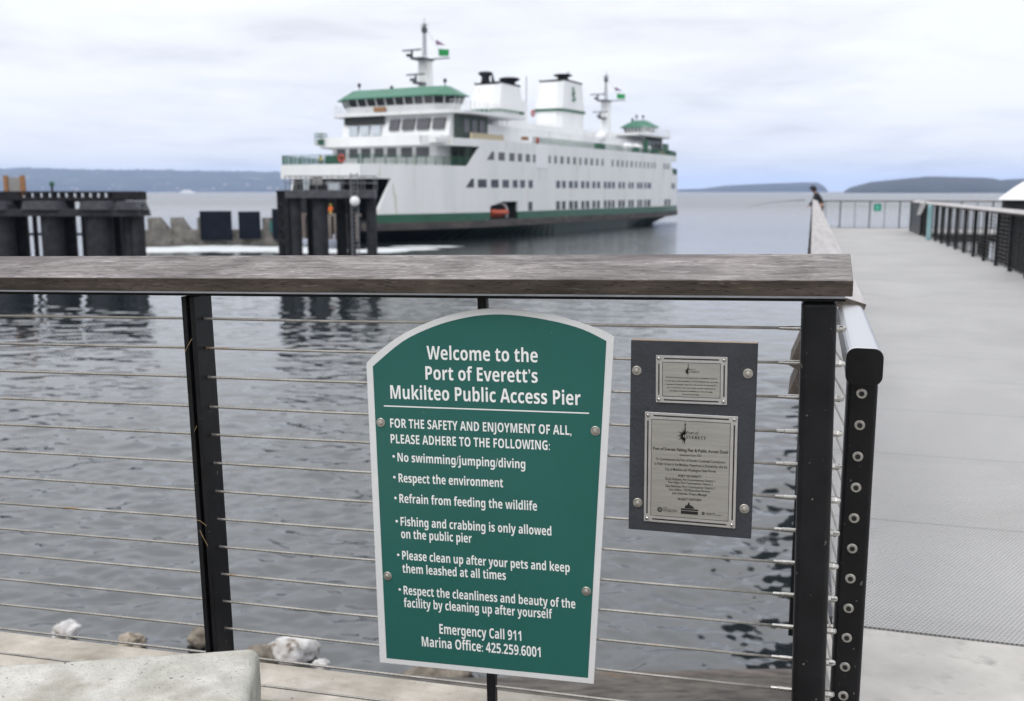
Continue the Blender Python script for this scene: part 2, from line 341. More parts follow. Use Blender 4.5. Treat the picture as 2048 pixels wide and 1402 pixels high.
def welcome_sign():
    t = tag(fence_frame('welcome_sign'), 'large arched green sign with white border and pier rules fixed to the railing', 'sign')
    off = .012
    O = [(759.7, 1325), (1187.3, 1368), (1228.5, 674.7), (1205, 661), (1165, 647), (1105, 630), (1033.8, 619.4), (976.7, 617), (925, 624), (868, 640), (805.6, 668.5), (754, 705.5), (732.5, 727)]
    I = [(773.3, 1316), (1176, 1355.6), (1212.9, 681.9), (1165, 658.5), (1105, 642), (1033.8, 630.8), (976.7, 629.4), (925, 636.5), (868, 652.8), (805.6, 682.7), (745.7, 732.6)]
    def dense(pts, lo, hi):     # smooth the arc
        q = [Vector(uv(*p, off)) for p in pts]; out = list(q[:lo])
        for i in range(lo, hi):
            p0, p1, p2, p3 = q[max(i-1, lo)], q[i], q[i+1], q[min(i+2, hi)]
            for s in (0, .25, .5, .75): out.append(.5*((2*p1)+(p2-p0)*s+(2*p0-5*p1+4*p2-p3)*s*s+(3*p1-p0-3*p2+p3)*s**3))
        out.append(q[hi]); return out
    o = dense(O, 2, 12); i = dense(I, 2, 10)
    MB().prism([(p.x, -off+.006, p.y) for p in o], [(p.x, -off, p.y) for p in o]).build('border', M['white'], t, bevel=.0006, seg=1)
    MB().prism([(p.x, -off-.0001, p.y) for p in i], [(p.x, -off-.0006, p.y) for p in i]).build('face', M['green'], t)
    bm = bmesh.new(); DY = -off-.0010; P = lambda x, y: uv(x, y, off)
    def flush(name):
        nonlocal bm
        for f in bm.faces:
            f.normal_update()
            if f.normal.y > 0: f.normal_flip()
        me = bpy.data.meshes.new(name); bm.to_mesh(me); bm.free(); me.materials.append(M['letter'])
        lo = bpy.data.objects.new(name, me); COL.objects.link(lo); lo.parent = t; bm = bmesh.new()
    def ln(s, xl, yl, xr, yr, cap_px, bold):
        h = Vector(P(xl, yl-cap_px))-Vector(P(xl, yl)); text_into(bm, bold_sans(s), P(xl, yl), P(xr, yr), h.length, DY, bold)
    B1, B2 = 0., 0.
    ln('Welcome to the', 854, 718.4, 1075.7, 724.6, 25.6, B1)
    ln('Port of Everett\u2019s', 851.5, 758.9, 1075.7, 765.4, 25.6, B1)
    ln('Mukilteo Public Access Pier', 781.5, 797, 1161.3, 810.2, 25.6, B1)
    flush('title_lettering')
    ln('FOR THE SAFETY AND ENJOYMENT OF ALL,', 781, 854.7, 1143, 870, 17.2, B2)
    ln('PLEASE ADHERE TO THE FOLLOWING:', 782, 886, 1100, 900, 17.2, B2)
    flush('heading_lettering')
    ln('No swimming/jumping/diving', 795.6, 922.6, 1050.8, 937, 16.6, B2)
    flush('rule_lettering')
    ln('Respect the environment', 797.9, 964, 1006.6, 974.5, 16.6, B2)
    flush('rule_lettering')
    ln('Refrain from feeding the wildlife', 799.4, 1005, 1074.5, 1021, 16.6, B2)
    flush('rule_lettering')
    ln('Fishing and crabbing is only allowed', 801.9, 1051, 1103, 1071, 16.6, B2)
    ln('on the public pier', 802.8, 1075.9, 944, 1085.4, 16.6, B2)
    flush('rule_lettering')
    ln('Please clean up after your pets and keep', 804.9, 1118.7, 1139.8, 1144, 16.6, B2)
    ln('them leashed at all times', 805.5, 1145, 1012.2, 1159.7, 16.6, B2)
    flush('rule_lettering')
    ln('Respect the cleanliness and beauty of the', 807.9, 1188.5, 1151, 1216.6, 16.6, B2)
    ln('facility by cleaning up after yourself', 808.5, 1213.5, 1105, 1237, 16.6, B2)
    flush('rule_lettering')
    ln('Emergency Call 911', 879.5, 1266.8, 1043, 1281.5, 18.5, B2)
    ln('Marina Office: 425.259.6001', 844.3, 1292, 1081.7, 1314, 18.5, B2)
    flush('contact_lettering')
    for x, y in ((787.6, 912.5), (789, 954), (791.3, 995.6), (793.7, 1042), (796.7, 1109.4), (799.7, 1178.6)):
        u, v = P(x, y); f = [bm.verts.new((u+.0034*math.cos(a), DY, v+.0034*math.sin(a))) for a in [k*PI/8 for k in range(16)]]; bm.faces.new(f); flush('bullet_mark')
    a, b_ = Vector(P(768, 811.6)), Vector(P(1178.4, 826.3)); n = Vector((0, .0015)); bm.faces.new([bm.verts.new((p.x, DY, p.y)) for p in (a-n, b_-n, b_+n, a+n)])
    flush('rule_line'); bm.free()
    for x, y in ((762, 844.7), (1191, 861.5), (775.7, 1151.5), (1173, 1182)):
        u, v = P(x, y); bolt(t, u, v, -off-.0006, .0112)
welcome_sign()

def bold_serif(s):
    return ''.join(chr(0x1D400+ord(c)-65) if 'A' <= c <= 'Z' else chr(0x1D41A+ord(c)-97) if 'a' <= c <= 'z' else c for c in s)
def ital_serif(s):
    return ''.join(chr(0x1D434+ord(c)-65) if 'A' <= c <= 'Z' else chr(0x1D44E+ord(c)-97) if 'a' <= c <= 'z' else c for c in s)

def plaque_board():
    t = tag(fence_frame('plaque_board'), 'dark board with two engraved metal plaques bolted to the railing wires', 'notice board')
    off = .016; P = lambda x, y: uv(x, y, off)
    c = [P(*p) for p in ((1257, 1058), (1502, 1078), (1516, 687), (1262, 680))]
    o = MB().prism([(p[0], -off+.024, p[1]) for p in c], [(p[0], -off, p[1]) for p in c]).build('board', [M['board'], M['tan']], t, bevel=.0012, seg=1)
    for f in o.data.polygons:
        if f.normal.z > .9: f.material_index = 1
    for x, y in ((1273.6, 741), (1496, 747), (1275.4, 1005), (1488.7, 1017.5)):
        u, v = P(x, y); bolt(t, u, v, -off, .0108)
    def plaque(C, inset, name, lab):
        q = [Vector(P(*p)) for p in C]      # bl br tr tl
        ex = (q[1]-q[0]); ez = (q[3]-q[0]); w, h = ex.length, ez.length; ex.normalize(); ez.normalize()
        L = lambda a, b: q[0]+ex*a+ez*b
        def quad(a0, a1, b0, b1, y0, y1): return [(p.x, y0, p.y) for p in (L(a0, b0), L(a1, b0), L(a1, b1), L(a0, b1))], [(p.x, y1, p.y) for p in (L(a0, b0), L(a1, b0), L(a1, b1), L(a0, b1))]
        b = MB(); b.prism(*quad(0, w, 0, h, -off, -off-.004)); root = b.build(name, M['frame'], t, bevel=.0006, seg=1); root['label'] = lab
        i = inset; k = MB()
        k.prism(*quad(i*1.55, w-i*1.55, i*.45, i*.70, -off-.0041, -off-.0044)); k.prism(*quad(i*1.55, w-i*1.55, h-i*.70, h-i*.45, -off-.0041, -off-.0044))
        k.prism(*quad(i*.45, i*.70, i*1.55, h-i*1.55, -off-.0041, -off-.0044)); k.prism(*quad(w-i*.70, w-i*.45, i*1.55, h-i*1.55, -off-.0041, -off-.0044))
        k.prism(*quad(i*1.22, w-i*1.22, i*1.22, h-i*1.22, -off-.0041, -off-.0044))
        k.build('border_line', M['ink'], root)
        b = MB(); b.prism(*quad(i*1.22+.0012, w-i*1.22-.0012, i*1.22+.0012, h-i*1.22-.0012, -off-.0045, -off-.0048)); b.build('plate', M['plaque'], root)
        for a, bb in ((.6*i, .6*i), (w-.6*i, .6*i), (.6*i, h-.6*i), (w-.6*i, h-.6*i)):
            p = L(a, bb); s = MB(); s.lathe([(.0044, 0), (.0042, -.0012), (.0030, -.0026), (.0012, -.0032)], (p.x, -off-.004, p.y), 'Y', 14); s.build('screw', M['steel'], root, smooth=True)
        return root
    DY = -off-.0051
    def star(bm, tip, bot, left):           # half compass star of the port mark
        top, lo, le = Vector(P(*tip)), Vector(P(*bot)), Vector(P(*left)); H = (top-lo).length; up = (top-lo).normalized(); lf = Vector((-up.y, up.x))
        cen = lo+(top-lo)*.40
        rl = (le-cen).length
        for k, (ang, r) in enumerate([(90, .62*H)]+[(90+18*j, rl*(1.0 if j % 2 else .72)) for j in range(1, 10)]+[(270, .40*H)]):
            d = up*math.sin(R(ang))+lf*-math.cos(R(ang)); s = Vector((-d.y, d.x)); w = rl*.13
            pts = [cen+d*rl*.22+s*w, cen+d*r, cen+d*rl*.22-s*w]
            bm.faces.new([bm.verts.new((p.x, DY, p.y)) for p in pts])
        d = up; s = lf; tipw = H*.035
        bm.faces.new([bm.verts.new((p.x, DY, p.y)) for p in (top, top-up*H*.11+s*tipw, top-up*H*.16, top-up*H*.11-s*tipw)])
        bm.faces.new([bm.verts.new((p.x, DY, p.y)) for p in (cen+up*.62*H+s*.0006, cen-up*.2*H+s*.0022, cen-up*.2*H, cen+up*.62*H-s*.0004)])
    def finish(bm, root, name='lettering'):
        for f in bm.faces:
            f.normal_update()
            if f.normal.y > 0: f.normal_flip()
        me = bpy.data.meshes.new(name); bm.to_mesh(me); bm.free(); me.materials.append(M['ink'])
        o = bpy.data.objects.new(name, me); COL.objects.link(o); o.parent = root
    def mk(bm):
        def ln(s, xl, yl, xr, yr, cap_px, bold=0.):
            h = Vector(P(xl, yl-cap_px))-Vector(P(xl, yl)); text_into(bm, s, P(xl, yl), P(xr, yr), h.length, DY, bold)
        return ln
    # larger dedication plaque
    r = plaque([(1288, 1041), (1470.5, 1056), (1478, 832.3), (1290.3, 823)], .0125, 'plaque', 'larger lower plaque with dedication text')
    bm = bmesh.new(); ln = mk(bm)
    eb = bmesh.new(); star(eb, (1371, 844), (1369.5, 889.5), (1353.5, 869)); finish(eb, r, 'emblem')
    ln(bold_serif('Port'), 1372.6, 867, 1388, 867.7, 6.0); ln(ital_serif('of'), 1390.4, 867.8, 1398.2, 868.2, 6.0, .01)
    ln(bold_serif('EVERETT'), 1372.4, 876, 1412.6, 878.2, 6.0)
    finish(bm, r, 'logo_lettering'); bm = bmesh.new(); ln = mk(bm)
    ln('Port of Everett Fishing Pier & Public Access Dock', 1306.9, 898.6, 1457, 906.6, 6.0, .02)
    ln('Dedicated June 2021', 1360, 910.9, 1403.4, 912.4, 4.2, .012)
    ln('To Commemorate the Port of Everett\u2019s Continued Commitment', 1312.5, 918.9, 1451, 926.2, 5.2, .012)
    ln('to Public Access at the Mukilteo Waterfront in Partnership with the', 1309, 928.0, 1454.6, 936.0, 5.2, .012)
    ln('City of Mukilteo and Washington State Ferries', 1330.5, 939.5, 1431.8, 944.2, 5.2, .012)
    finish(bm, r, 'dedication_lettering'); bm = bmesh.new(); ln = mk(bm)
    ln('PORT OF EVERETT', 1357, 952.8, 1403.6, 954.9, 4.6, .022)
    ln('David Simpson, Port Commissioner District 1', 1331, 958, 1430.6, 963.6, 4.6, .012)
    ln('Tom Stiger, Port Commissioner District 2', 1336, 964.8, 1425.5, 970.2, 4.6, .012)
    ln('Glen Bachman, Port Commissioner District 3', 1331, 972.2, 1430, 977.7, 4.6, .012)
    ln('Lisa Lefeber, CEO/Executive Director', 1338.5, 979.2, 1421.7, 984, 4.6, .012)
    ln('John Klekotka, Project Manager', 1344.7, 987, 1415, 991, 4.6, .012)
    ln('PROJECT PARTNERS', 1356, 998.9, 1403, 1001.1, 4.2, .022)
    finish(bm, r, 'names_lettering'); bm = bmesh.new(); ln = mk(bm)
    ln(bold_serif('MUKILTEO'), 1326.8, 1021.2, 1355, 1023.4, 5.0); ln('CITY OF', 1327, 1015.4, 1335, 1016, 2.6, .01)
    finish(bm, r, 'partner_lettering'); bm = bmesh.new(); ln = mk(bm)
    ln('Washington State', 1413, 1025.5, 1430, 1026.8, 2.2, .01); ln('Department of Transportation', 1413, 1028.5, 1444, 1030.5, 2.2, .01)
    finish(bm, r, 'partner_lettering')
    def disc(x, y, r_, hole):
        bm = bmesh.new()
        u, v = P(x, y); a = [k*PI/9 for k in range(18)]
        o = [bm.verts.new((u+r_*math.cos(q), DY, v+r_*math.sin(q))) for q in a]; i = [bm.verts.new((u+hole*math.cos(q), DY, v+hole*math.sin(q))) for q in a]
        for k in range(18): bm.faces.new((o[k], o[(k+1) % 18], i[(k+1) % 18], i[k]))
        bm.faces.new([bm.verts.new((u+p*hole, DY, v+q*hole)) for p, q in ((-.7, -.5), (.7, -.5), (0, .8))])
        finish(bm, r, 'emblem')
    disc(1320.2, 1017.8, .0058, .0030); disc(1406.8, 1025.3, .0034, .0014)
    bm = bmesh.new()
    def poly(pts): bm.faces.new([bm.verts.new((*(lambda q: (q[0], DY, q[1]))(P(*p)),)) for p in pts])
    poly([(1362.5, 1015), (1396.8, 1018), (1396.6, 1021.3), (1362.3, 1018.4)]); poly([(1362.2, 1019.5), (1396.5, 1022.4), (1396.2, 1028.5), (1362, 1026)])
    poly([(1369.5, 1015), (1371, 1009.5), (1375, 1008.8), (1377.8, 1002.5), (1378.9, 1002.6), (1380, 1008.8), (1385, 1010.5), (1389.5, 1016.6)])
    finish(bm, r, 'emblem')
    # smaller plaque above
    r = plaque([(1312, 803.9), (1454, 809.6), (1455.8, 714.9), (1312.3, 710)], .0118, 'plaque', 'smaller upper plaque with a short history text')
    bm = bmesh.new(); ln = mk(bm)
    eb = bmesh.new(); star(eb, (1377.2, 728), (1376.3, 751.2), (1368.6, 740.5)); finish(eb, r, 'emblem')
    ln(bold_serif('Port'), 1377.8, 739.4, 1385.5, 739.7, 3.6); ln(ital_serif('of'), 1387, 739.8, 1391.2, 740, 3.6)
    ln(bold_serif('EVERETT'), 1378, 744.7, 1398.6, 745.4, 3.5)
    finish(bm, r, 'logo_lettering'); bm = bmesh.new(); ln = mk(bm)
    z2 = lambda x, y: (1300+x/10.783, 690+y/10.783)
    for s, xl, yl, xr, yr in (('The Port of Everett has provided public access at the Mukilteo waterfront', 347, 697, 1455, 737), ('for more than a century, including at it\u2019s former fishing pier that was located', 330, 772, 1470, 808),
            ('between the Washington State Ferry dock and Ivar\u2019s for more than 30', 368, 850, 1425, 880), ('years. You will notice some of the wooden rails were repurposed from', 368, 917, 1422, 950),
            ('the old pier to bring both sustainability and a hint of nostalgia', 432, 988, 1355, 1021), ('into the new pier design.', 705, 1064, 1065, 1078)):
        ln(s, *z2(xl, yl), *z2(xr, yr), 2.7, .016)
    finish(bm, r, 'history_lettering')
plaque_board()

# ------------------------------------------------------------------ near ground
def ground():
    # gravel strip and apron under the viewer, slab along the fence, concrete landing
    MB().box(-14, .12, -9, D0+.165, -.5, -.04).build('ground', M['gravel'])['kind'] = 'structure'
    fr = fence_frame('slab_origin'); fr.location = (0, 0, 0)
    b = MB(); b.box(-12, -.02, D0+.16, D0+.372, -.45, .03); o = b.build('seawall', M['conc'], bevel=.006)
    bpy.data.objects.remove(fr); o.rotation_euler = (0, -TAU, 0); tag(o, 'pale concrete seawall edge running just beyond the wire railing', 'wall')
    b = MB(); b.prism([(.13, -9, -.5), (9, -9, -.5), (9, 3.17, -.5), (.17, 3.36, -.5)], [(.13, -9, 0), (9, -9, 0), (9, 3.17, 0), (.17, 3.36, 0)])
    struct(b.build('pavement', M['landing']))
    # shore falling to the water
    bm = bmesh.new(); rows = []
    for j in range(36):
        d = 2.45+j*.4; row = []
        for i in range(90):
            x = -26+i*.5
            q = FWD*0+Vector((x, d+abs(x)*.02, 0)); dep = q.dot(FWD)
            z = HC-.9-.44*dep if dep < 12.5 else HC-.9-.44*12.5-.6*(dep-12.5)
            z += .12*noise.noise(Vector((x*.9, d*.9, 0)))*min(1, j/3)
            row.append(bm.verts.new((q.x, q.y, min(z, -.3))))
        rows.append(row)
    for a, b in zip(rows, rows[1:]):
        for i in range(89): bm.faces.new((a[i], a[i+1], b[i+1], b[i]))
    m = MB(); m.bm.free(); m.bm = bm; struct(m.build('shore', M['riprap'], smooth=True))
ground()

def bluff_blocker():  # added unseen hill behind the camera, darkens reflections on black faces
    bm = bmesh.new(); rows = []
    for j, (d, h) in enumerate(((26, 0), (34, 7), (44, 13), (60, 18), (90, 22), (140, 20), (150, -1))):
        row = []
        for i in range(61):
            a = R(180+i*3); q = noise.noise(Vector((i*.6, j*1.3, 2)))
            row.append(bm.verts.new((-math.cos(a)*-1*d*1.1, math.sin(a)*d-6, (h*(1+.25*q) if h > 0 else -1)-.3)))
        rows.append(row)
    for a, b in zip(rows, rows[1:]):
        for i in range(60): bm.faces.new((a[i], a[i+1], b[i+1], b[i]))
    m = MB(); m.bm.free(); m.bm = bm; o = m.build('hill', mat('dark_blocker_hill', (.03, .04, .025), (.07, .085, .05), .4, .95), smooth=True); struct(o)
bluff_blocker()

def rock(name, p, r, m, label, sq=(1, .8, .65), seed=0):
    bm = bmesh.new(); bmesh.ops.create_icosphere(bm, subdivisions=4, radius=1)
    for v in bm.verts:
        q = v.co*1.3+Vector((seed*7.1, seed*3.3, 0)); k = 1+.34*noise.noise(q)+.14*noise.noise(q*2.6)+.05*noise.noise(q*7)
        v.co = Vector((v.co.x*sq[0], v.co.y*sq[1], v.co.z*sq[2]))*k*r
    mb = MB(); mb.bm.free(); mb.bm = bm; o = mb.build(name, m, smooth=True); o.location = p; o.rotation_euler = (0, 0, seed*1.7)
    return tag(o, label, 'rock')
def wl(x, y, up=.1):
    p = on_z(x, y, WZ+up); return p
rock('shore_rock', wl(132, 1262), .21, M['rockw'], 'grey and white rock just past the slab edge, leftmost on the shore', seed=1)
rock('shore_rock', wl(262, 1284), .19, M['rockt'], 'small pale tan rock low in the water behind the bench block', seed=2)
rock('shore_rock', wl(398, 1275), .21, M['rock'], 'brown rock showing beside the double plate post', seed=3)
rock('shore_rock', wl(580, 1306), .31, M['rockw'], 'big white stained rock between double plate post and green sign', (1.15, .8, .75), seed=4)
rock('shore_rock', wl(515, 1318), .27, M['rock'], 'brown rock against the left flank of the big white rock', seed=5)
rock('shore_rock', wl(642, 1330), .12, M['rockw'], 'smallest pale stone right of the big white rock', seed=6)
rock('shore_rock', wl(868, 1356), .36, M['rock'], 'long brown rock under the lower edge of the green sign', (1.7, .8, .5), seed=8)
def log(p, q, r, name, label, m):
    p, q = Vector(p), Vector(q); n = 14; pts = []; rs = []
    for i in range(n):
        f = i/(n-1); pts.append(p.lerp(q, f)+Vector((0, 0, .02*noise.noise(Vector((f*6, r*9, 0)))))); rs.append(r*(1+.10*noise.noise(Vector((f*5, 3, r*20)))))
    return tag(MB().tube(pts, rs, 14).build(name, m, smooth=True), label, 'log')
a, b = on_z(1120, 1372, WZ+.12), on_z(1680, 1366, WZ+.12)
log(a, b, .19, 'driftwood_log', 'grey weathered driftwood log behind the seawall below the plaque board', M['drift'])
log(on_z(1470, 1402, WZ+.55), on_z(1680, 1388, WZ+.55), .15, 'driftwood_log', 'short orange brown timber end beside the right tube post', M['orangewood'])

def bench_block():
    a = Vector((-1.099, 1.864)); ex = Vector((-.911, -.412)); ey = Vector((.412, -.911))
    loop = [a, a+ey*.95, a+ey*.95+ex*1.5, a+ex*1.5]
    b = MB(); b.prism([(p.x, p.y, -.04) for p in loop], [(p.x, p.y, .45) for p in loop])
    o = b.build('concrete_block', M['block'], bevel=.024, seg=5)
    bm = bmesh.new(); bm.from_mesh(o.data); bmesh.ops.subdivide_edges(bm, edges=[e for e in bm.edges if e.calc_length() > .03], cuts=30, use_grid_fill=True)
    for v in bm.verts:          # cast unevenness and chipped arrises
        q = v.co; d = .0016*noise.noise(q*7)+.0012*noise.noise(q*21); c = noise.noise(q*34)
        v.co = q+v.normal*(d-(.008*max(0, c-.15) if (q.z > .40) else 0))
    bm.to_mesh(o.data); bm.free(); o.data.shade_smooth()
    return tag(o, 'pale concrete block with rounded pitted edge in front of the railing', 'block')
bench_block()

# ------------------------------------------------------------------ pier
PA = R(1.17)
def pier_frame(name): return empty(name, (0, 0, 0), (0, 0, -PA))
def pier():
    t = tag(pier_frame('pier'), 'long public pier with pale grey grating deck leading out over the water', 'pier')
    b = MB(); b.box(.13, 3.62, 3.372, 42.3, -.06, 0.004); b.box(3.62, 9.6, 38.6, 42.3, -.06, 0.004); b.build('deck', M['grating'], t)
    e = MB()
    e.box(.105, .13, 3.4, 42.4, -.35, .012); e.box(3.62, 3.70, 3.4, 38.6, -.5, .02); e.box(.13, 9.6, 42.3, 42.4, -.5, .02); e.box(.6, 3.6, 3.4, 42.2, -.42, -.065)
    e.build('edge_beam', M['greymetal'], t)
    for y in (8, 16, 24, 32, 41):
        for x in (.62, 3.35):
            MB().lathe([(.20, WZ-2), (.20, -.45)], (x, y, 0), 'Z', 18).build('pile', M['pile'], t)
    for x in (6.2, 9.2): MB().lathe([(.20, WZ-2), (.20, -.45)], (x, 41, 0), 'Z', 18).build('pile', M['pile'], t)
pier()
CAPT = R(17)
def cap_prism(x0, z0, w, y0, y1, th=.036, lean=1):    # plank sloping down to the deck side (lean=1: right edge low)
    c, s = math.cos(CAPT), math.sin(CAPT)*lean
    A = [(x0, z0), (x0-c*w, z0+s*w), (x0-c*w-s*th, z0+s*w-c*th), (x0-s*th, z0-c*th)]
    return MB().prism([(p[0], y0, p[1]) for p in A], [(p[0], y1, p[1]) for p in A])
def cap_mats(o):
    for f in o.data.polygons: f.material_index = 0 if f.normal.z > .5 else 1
def left_rail():
    t = tag(pier_frame('pier_railing'), 'pier railing on the left of the deck, starting at the black rounded tube end', 'railing')
    o = cap_prism(.182, 1.09, .185, 3.385, 42.2).build('handrail', [M['bleached_y'], M['brown_y']], t, bevel=.002); cap_mats(o)
    p = MB()                    # rounded tube handrail stub
    p.box(.092, .173, 2.41, 3.384, 1.006, 1.09); tr_ = p.build('tube_rail', M['gloss'], t, bevel=.021, seg=4)
    loop = []
    for cx_, cz_, a0 in ((.152, 1.0695, 0), (.113, 1.0695, 90), (.113, 1.0265, 180), (.152, 1.0265, 270)):
        for k in range(6): a = R(a0+k*18); loop.append((cx_+.0216*math.cos(a), cz_+.0216*math.sin(a)))
    MB().prism([(x, 2.4145, z) for x, z in loop], [(x, 2.4075, z) for x, z in loop]).build('end_cap', M['endcap'], tr_, bevel=.001, seg=1)
    p = MB(); p.box(.098, .167, 2.435, 2.505, -.02, 1.008); po = p.build('post', M['black'], t, bevel=.009, seg=3)
    for k in range(13):
        z = .98-.0762*k; x = .131-.0003*k
        f = MB(); f.lathe([(.0122, 0), (.0122, -.002), (.0104, -.0042), (.0060, -.0042)], (x, 2.435, z), 'Y', 20); f.build('cable_fitting', M['galv'], po)
        h = MB(); h.lathe([(.0062, -.0044), (.0062, -.0050)], (x, 2.435, z), 'Y', 14); h.build('fitting_socket', M['ink'], po)
    for i in range(27):
        y = 3.9+i*1.46
        b = MB(); b.box(-.015, .065, y, y+.012, -.3, 1.085); b.box(-.015, .065, y+.024, y+.036, -.3, 1.085); b.build('post', M['black'], t)
    for k in range(13):
        z = .98-.0762*k; MB().tube([(.131, 2.47, z), (.025, 3.9, z), (.025, 42, z)], .0031, 6).build('cable', M['cable'], t)
    for z in (1.045, .955):     # rub boards outside the first post
        b = MB(); b.prism([(-.005, 3.05, z), (-.045, 3.05, z-.11), (-.015, 3.05, z-.125), (.02, 3.05, z-.02)], [(-.005, 3.35, z), (-.045, 3.35, z-.11), (-.015, 3.35, z-.125), (.02, 3.35, z-.02)])
        b.build('rub_board', M['brown_y'], t)
left_rail()
def right_rail():
    t = tag(pier_frame('pier_railing'), 'pier railing with dark posts and a picket panel along the right edge of the deck', 'railing')
    o = cap_prism(3.42, 1.065, .19, 3.6, 39.0, lean=1)
    for v in o.bm.verts: v.co.x = 2*3.42-v.co.x       # mirror: slopes down to the deck on its left
    for v in o.bm.verts: v.co.z = v.co.z
    o = o.build('handrail', [M['bleached_y'], M['brown_y']], t, bevel=.002); cap_mats(o)
    for i in range(25):
        y = 3.9+i*1.46
        b = MB(); b.box(3.46, 3.54, y, y+.012, -.3, 1.06); b.box(3.46, 3.54, y+.024, y+.036, -.3, 1.06); b.build('post', M['black'], t)
    for k in range(13): MB().tube([(3.50, 3.7, .98-.0762*k), (3.50, 39, .98-.0762*k)], .0031, 5).build('cable', M['cable'], t)
    sp = None                   # two thin spreaders in every bay
    for i in range(24):
        for q in (.5, .98):
            if sp is None: sp = MB().box(3.49, 3.51, -.006, .006, .04, 1.05).build('spreader', M['black'], t); c = sp
            else: c = sp.copy(); COL.objects.link(c); c.parent = t
            c.location = (0, 3.9+i*1.46+q, 0)
    pk = None                   # picket panel at the ramp landing
    for i in range(34):
        if pk is None: pk = MB().box(3.485, 3.515, -.012, .012, .08, 1.05).build('picket', M['black'], t); c = pk
        else: c = pk.copy(); COL.objects.link(c); c.parent = t
        c.location = (0, 16.3+i*.12, 0)
    for z in (.06, 1.02): MB().box(3.485, 3.51, 3.7, 39, z, z+.025).build('rail_bar', M['black'], t)
right_rail()
def far_rail():
    t = tag(pier_frame('pier_railing'), 'thin pale railing across the far end of the pier', 'railing')
    o = MB().box(.2, 9.5, 42.02, 42.18, 1.04, 1.085).build('handrail', [M['bleached'], M['brown']], t); cap_mats(o)
    for i in range(17):
        x = .52+i*.555; w = .05 if i % 2 else .022
        MB().box(x-w/2, x+w/2, 42.08, 42.11, -.3, 1.04).build('post', M['greymetal'], t)
    for k in range(13): MB().tube([(.2, 42.1, .98-.0762*k), (9.5, 42.1, .98-.0762*k)], .0031, 5).build('cable', M['cable'], t)
    s = tag(pier_frame('notice_sign'), 'small green notice on the far pier railing', 'sign')
    MB().box(2.32, 2.60, 42.0, 42.012, .68, .96).build('panel', mat('bright_green_sign', (.01, .22, .14), None, rough=.5), s); MB().box(2.40, 2.52, 41.996, 42.0, .74, .88).build('emblem', mat('pale_green_mark', (.10, .42, .33), None, rough=.5), s)
far_rail()
def gate_screen():
    t = tag(pier_frame('gate_screen'), 'dark solid gate panel at the far end of the right hand railing', 'gate')
    MB().box(3.45, 3.53, 35.6, 39.2, .03, 1.05).build('panel', M['black'], t); MB().box(3.43, 3.55, 39.2, 39.32, 0, 1.08).build('post', M['black'], t); MB().box(3.43, 3.55, 35.48, 35.6, 0, 1.08).build('post', M['black'], t)
    p = tag(pier_frame('standpipe_post'), 'pale blue post standing at the right hand railing', 'post')
    MB().box(3.30, 3.42, 32.1, 32.25, 0, 1.0).build('shaft', M['paleblue'], p, bevel=.01); MB().lathe([(.075, 1.0), (.06, 1.04), (.01, 1.06)], (3.36, 32.17, 0)).build('cap', M['paleblue'], p)
    g_ = ('small white cloth hanging over the dark gate panel', 'cloth')
    b = MB(); ys = [33.3, 33.42, 33.56, 33.7]
    b.prism([(3.20, 33.3, 1.10), (3.30, 33.2, 1.12), (3.30, 33.5, .98), (3.25, 33.9, .72), (3.19, 34.2, .70), (3.17, 33.9, .80)], [(3.24, 33.34, 1.12), (3.36, 33.2, 1.13), (3.34, 33.5, .98), (3.28, 33.9, .73), (3.22, 34.2, .71), (3.21, 33.9, .81)])
    o = b.build('hanging_cloth', M['conewhite']); o.rotation_euler = (0, 0, -PA); tag(o, *g_)
gate_screen()
def cone_pile():
    d = 33; c = at(2046, 400, d); k = d/F
    t = tag(empty('steel_pile', (c.x, c.y, 0)), 'thick dark pile with white pointed cap beyond the right hand railing', 'pile')
    z = at(2046, 400, d).z; r = 37*k
    MB().lathe([(r, WZ-1), (r, z+.02)], n=28).build('shaft', M['pile'], t, smooth=False)
    MB().lathe([(r*1.22, z), (r*1.22, z+.02), (r*.5, z+24*k), (.02, z+30*k+.1)], n=28).build('cone_cap', M['conewhite'], t)
cone_pile()

# ------------------------------------------------------------------ people
def skin_body(name, chains, parent=None, m=None, levels=1):
    """chains: list of [(point, radius), ...]; the first chain's first point is the root; later chains start on an existing point"""
    verts, rad, edges, idx = [], [], [], {}
    def vid(p, r):
        k = tuple(round(c, 4) for c in p)
        if k not in idx: idx[k] = len(verts); verts.append(p); rad.append(r)
        return idx[k]
    for ch in chains:
        ids = [vid(p, r) for p, r in ch]; edges += [(a, b) for a, b in zip(ids, ids[1:]) if a != b]
    me = bpy.data.meshes.new(name); me.from_pydata(verts, edges, []); o = bpy.data.objects.new(name, me); COL.objects.link(o)
    md = o.modifiers.new('skin', 'SKIN'); layer = me.skin_vertices[0].data if me.skin_vertices else None
    if layer is None:
        bm = bmesh.new(); bm.from_mesh(me); bm.verts.layers.skin.verify(); bm.to_mesh(me); bm.free(); layer = me.skin_vertices[0].data
    for i, r in enumerate(rad):
        rr = r if isinstance(r, tuple) else (r, r); layer[i].radius = rr; layer[i].use_root = (i == 0)
    s = o.modifiers.new('sub', 'SUBSURF'); s.levels = s.render_levels = levels
    dg = bpy.context.evaluated_depsgraph_get(); dg.update(); m2 = bpy.data.meshes.new_from_object(o.evaluated_get(dg)); o.modifiers.clear()
    o.data = m2; m2.materials.clear(); m2.materials.append(m or M['skin']); m2.shade_smooth()
    if parent: o.parent = parent
    return o
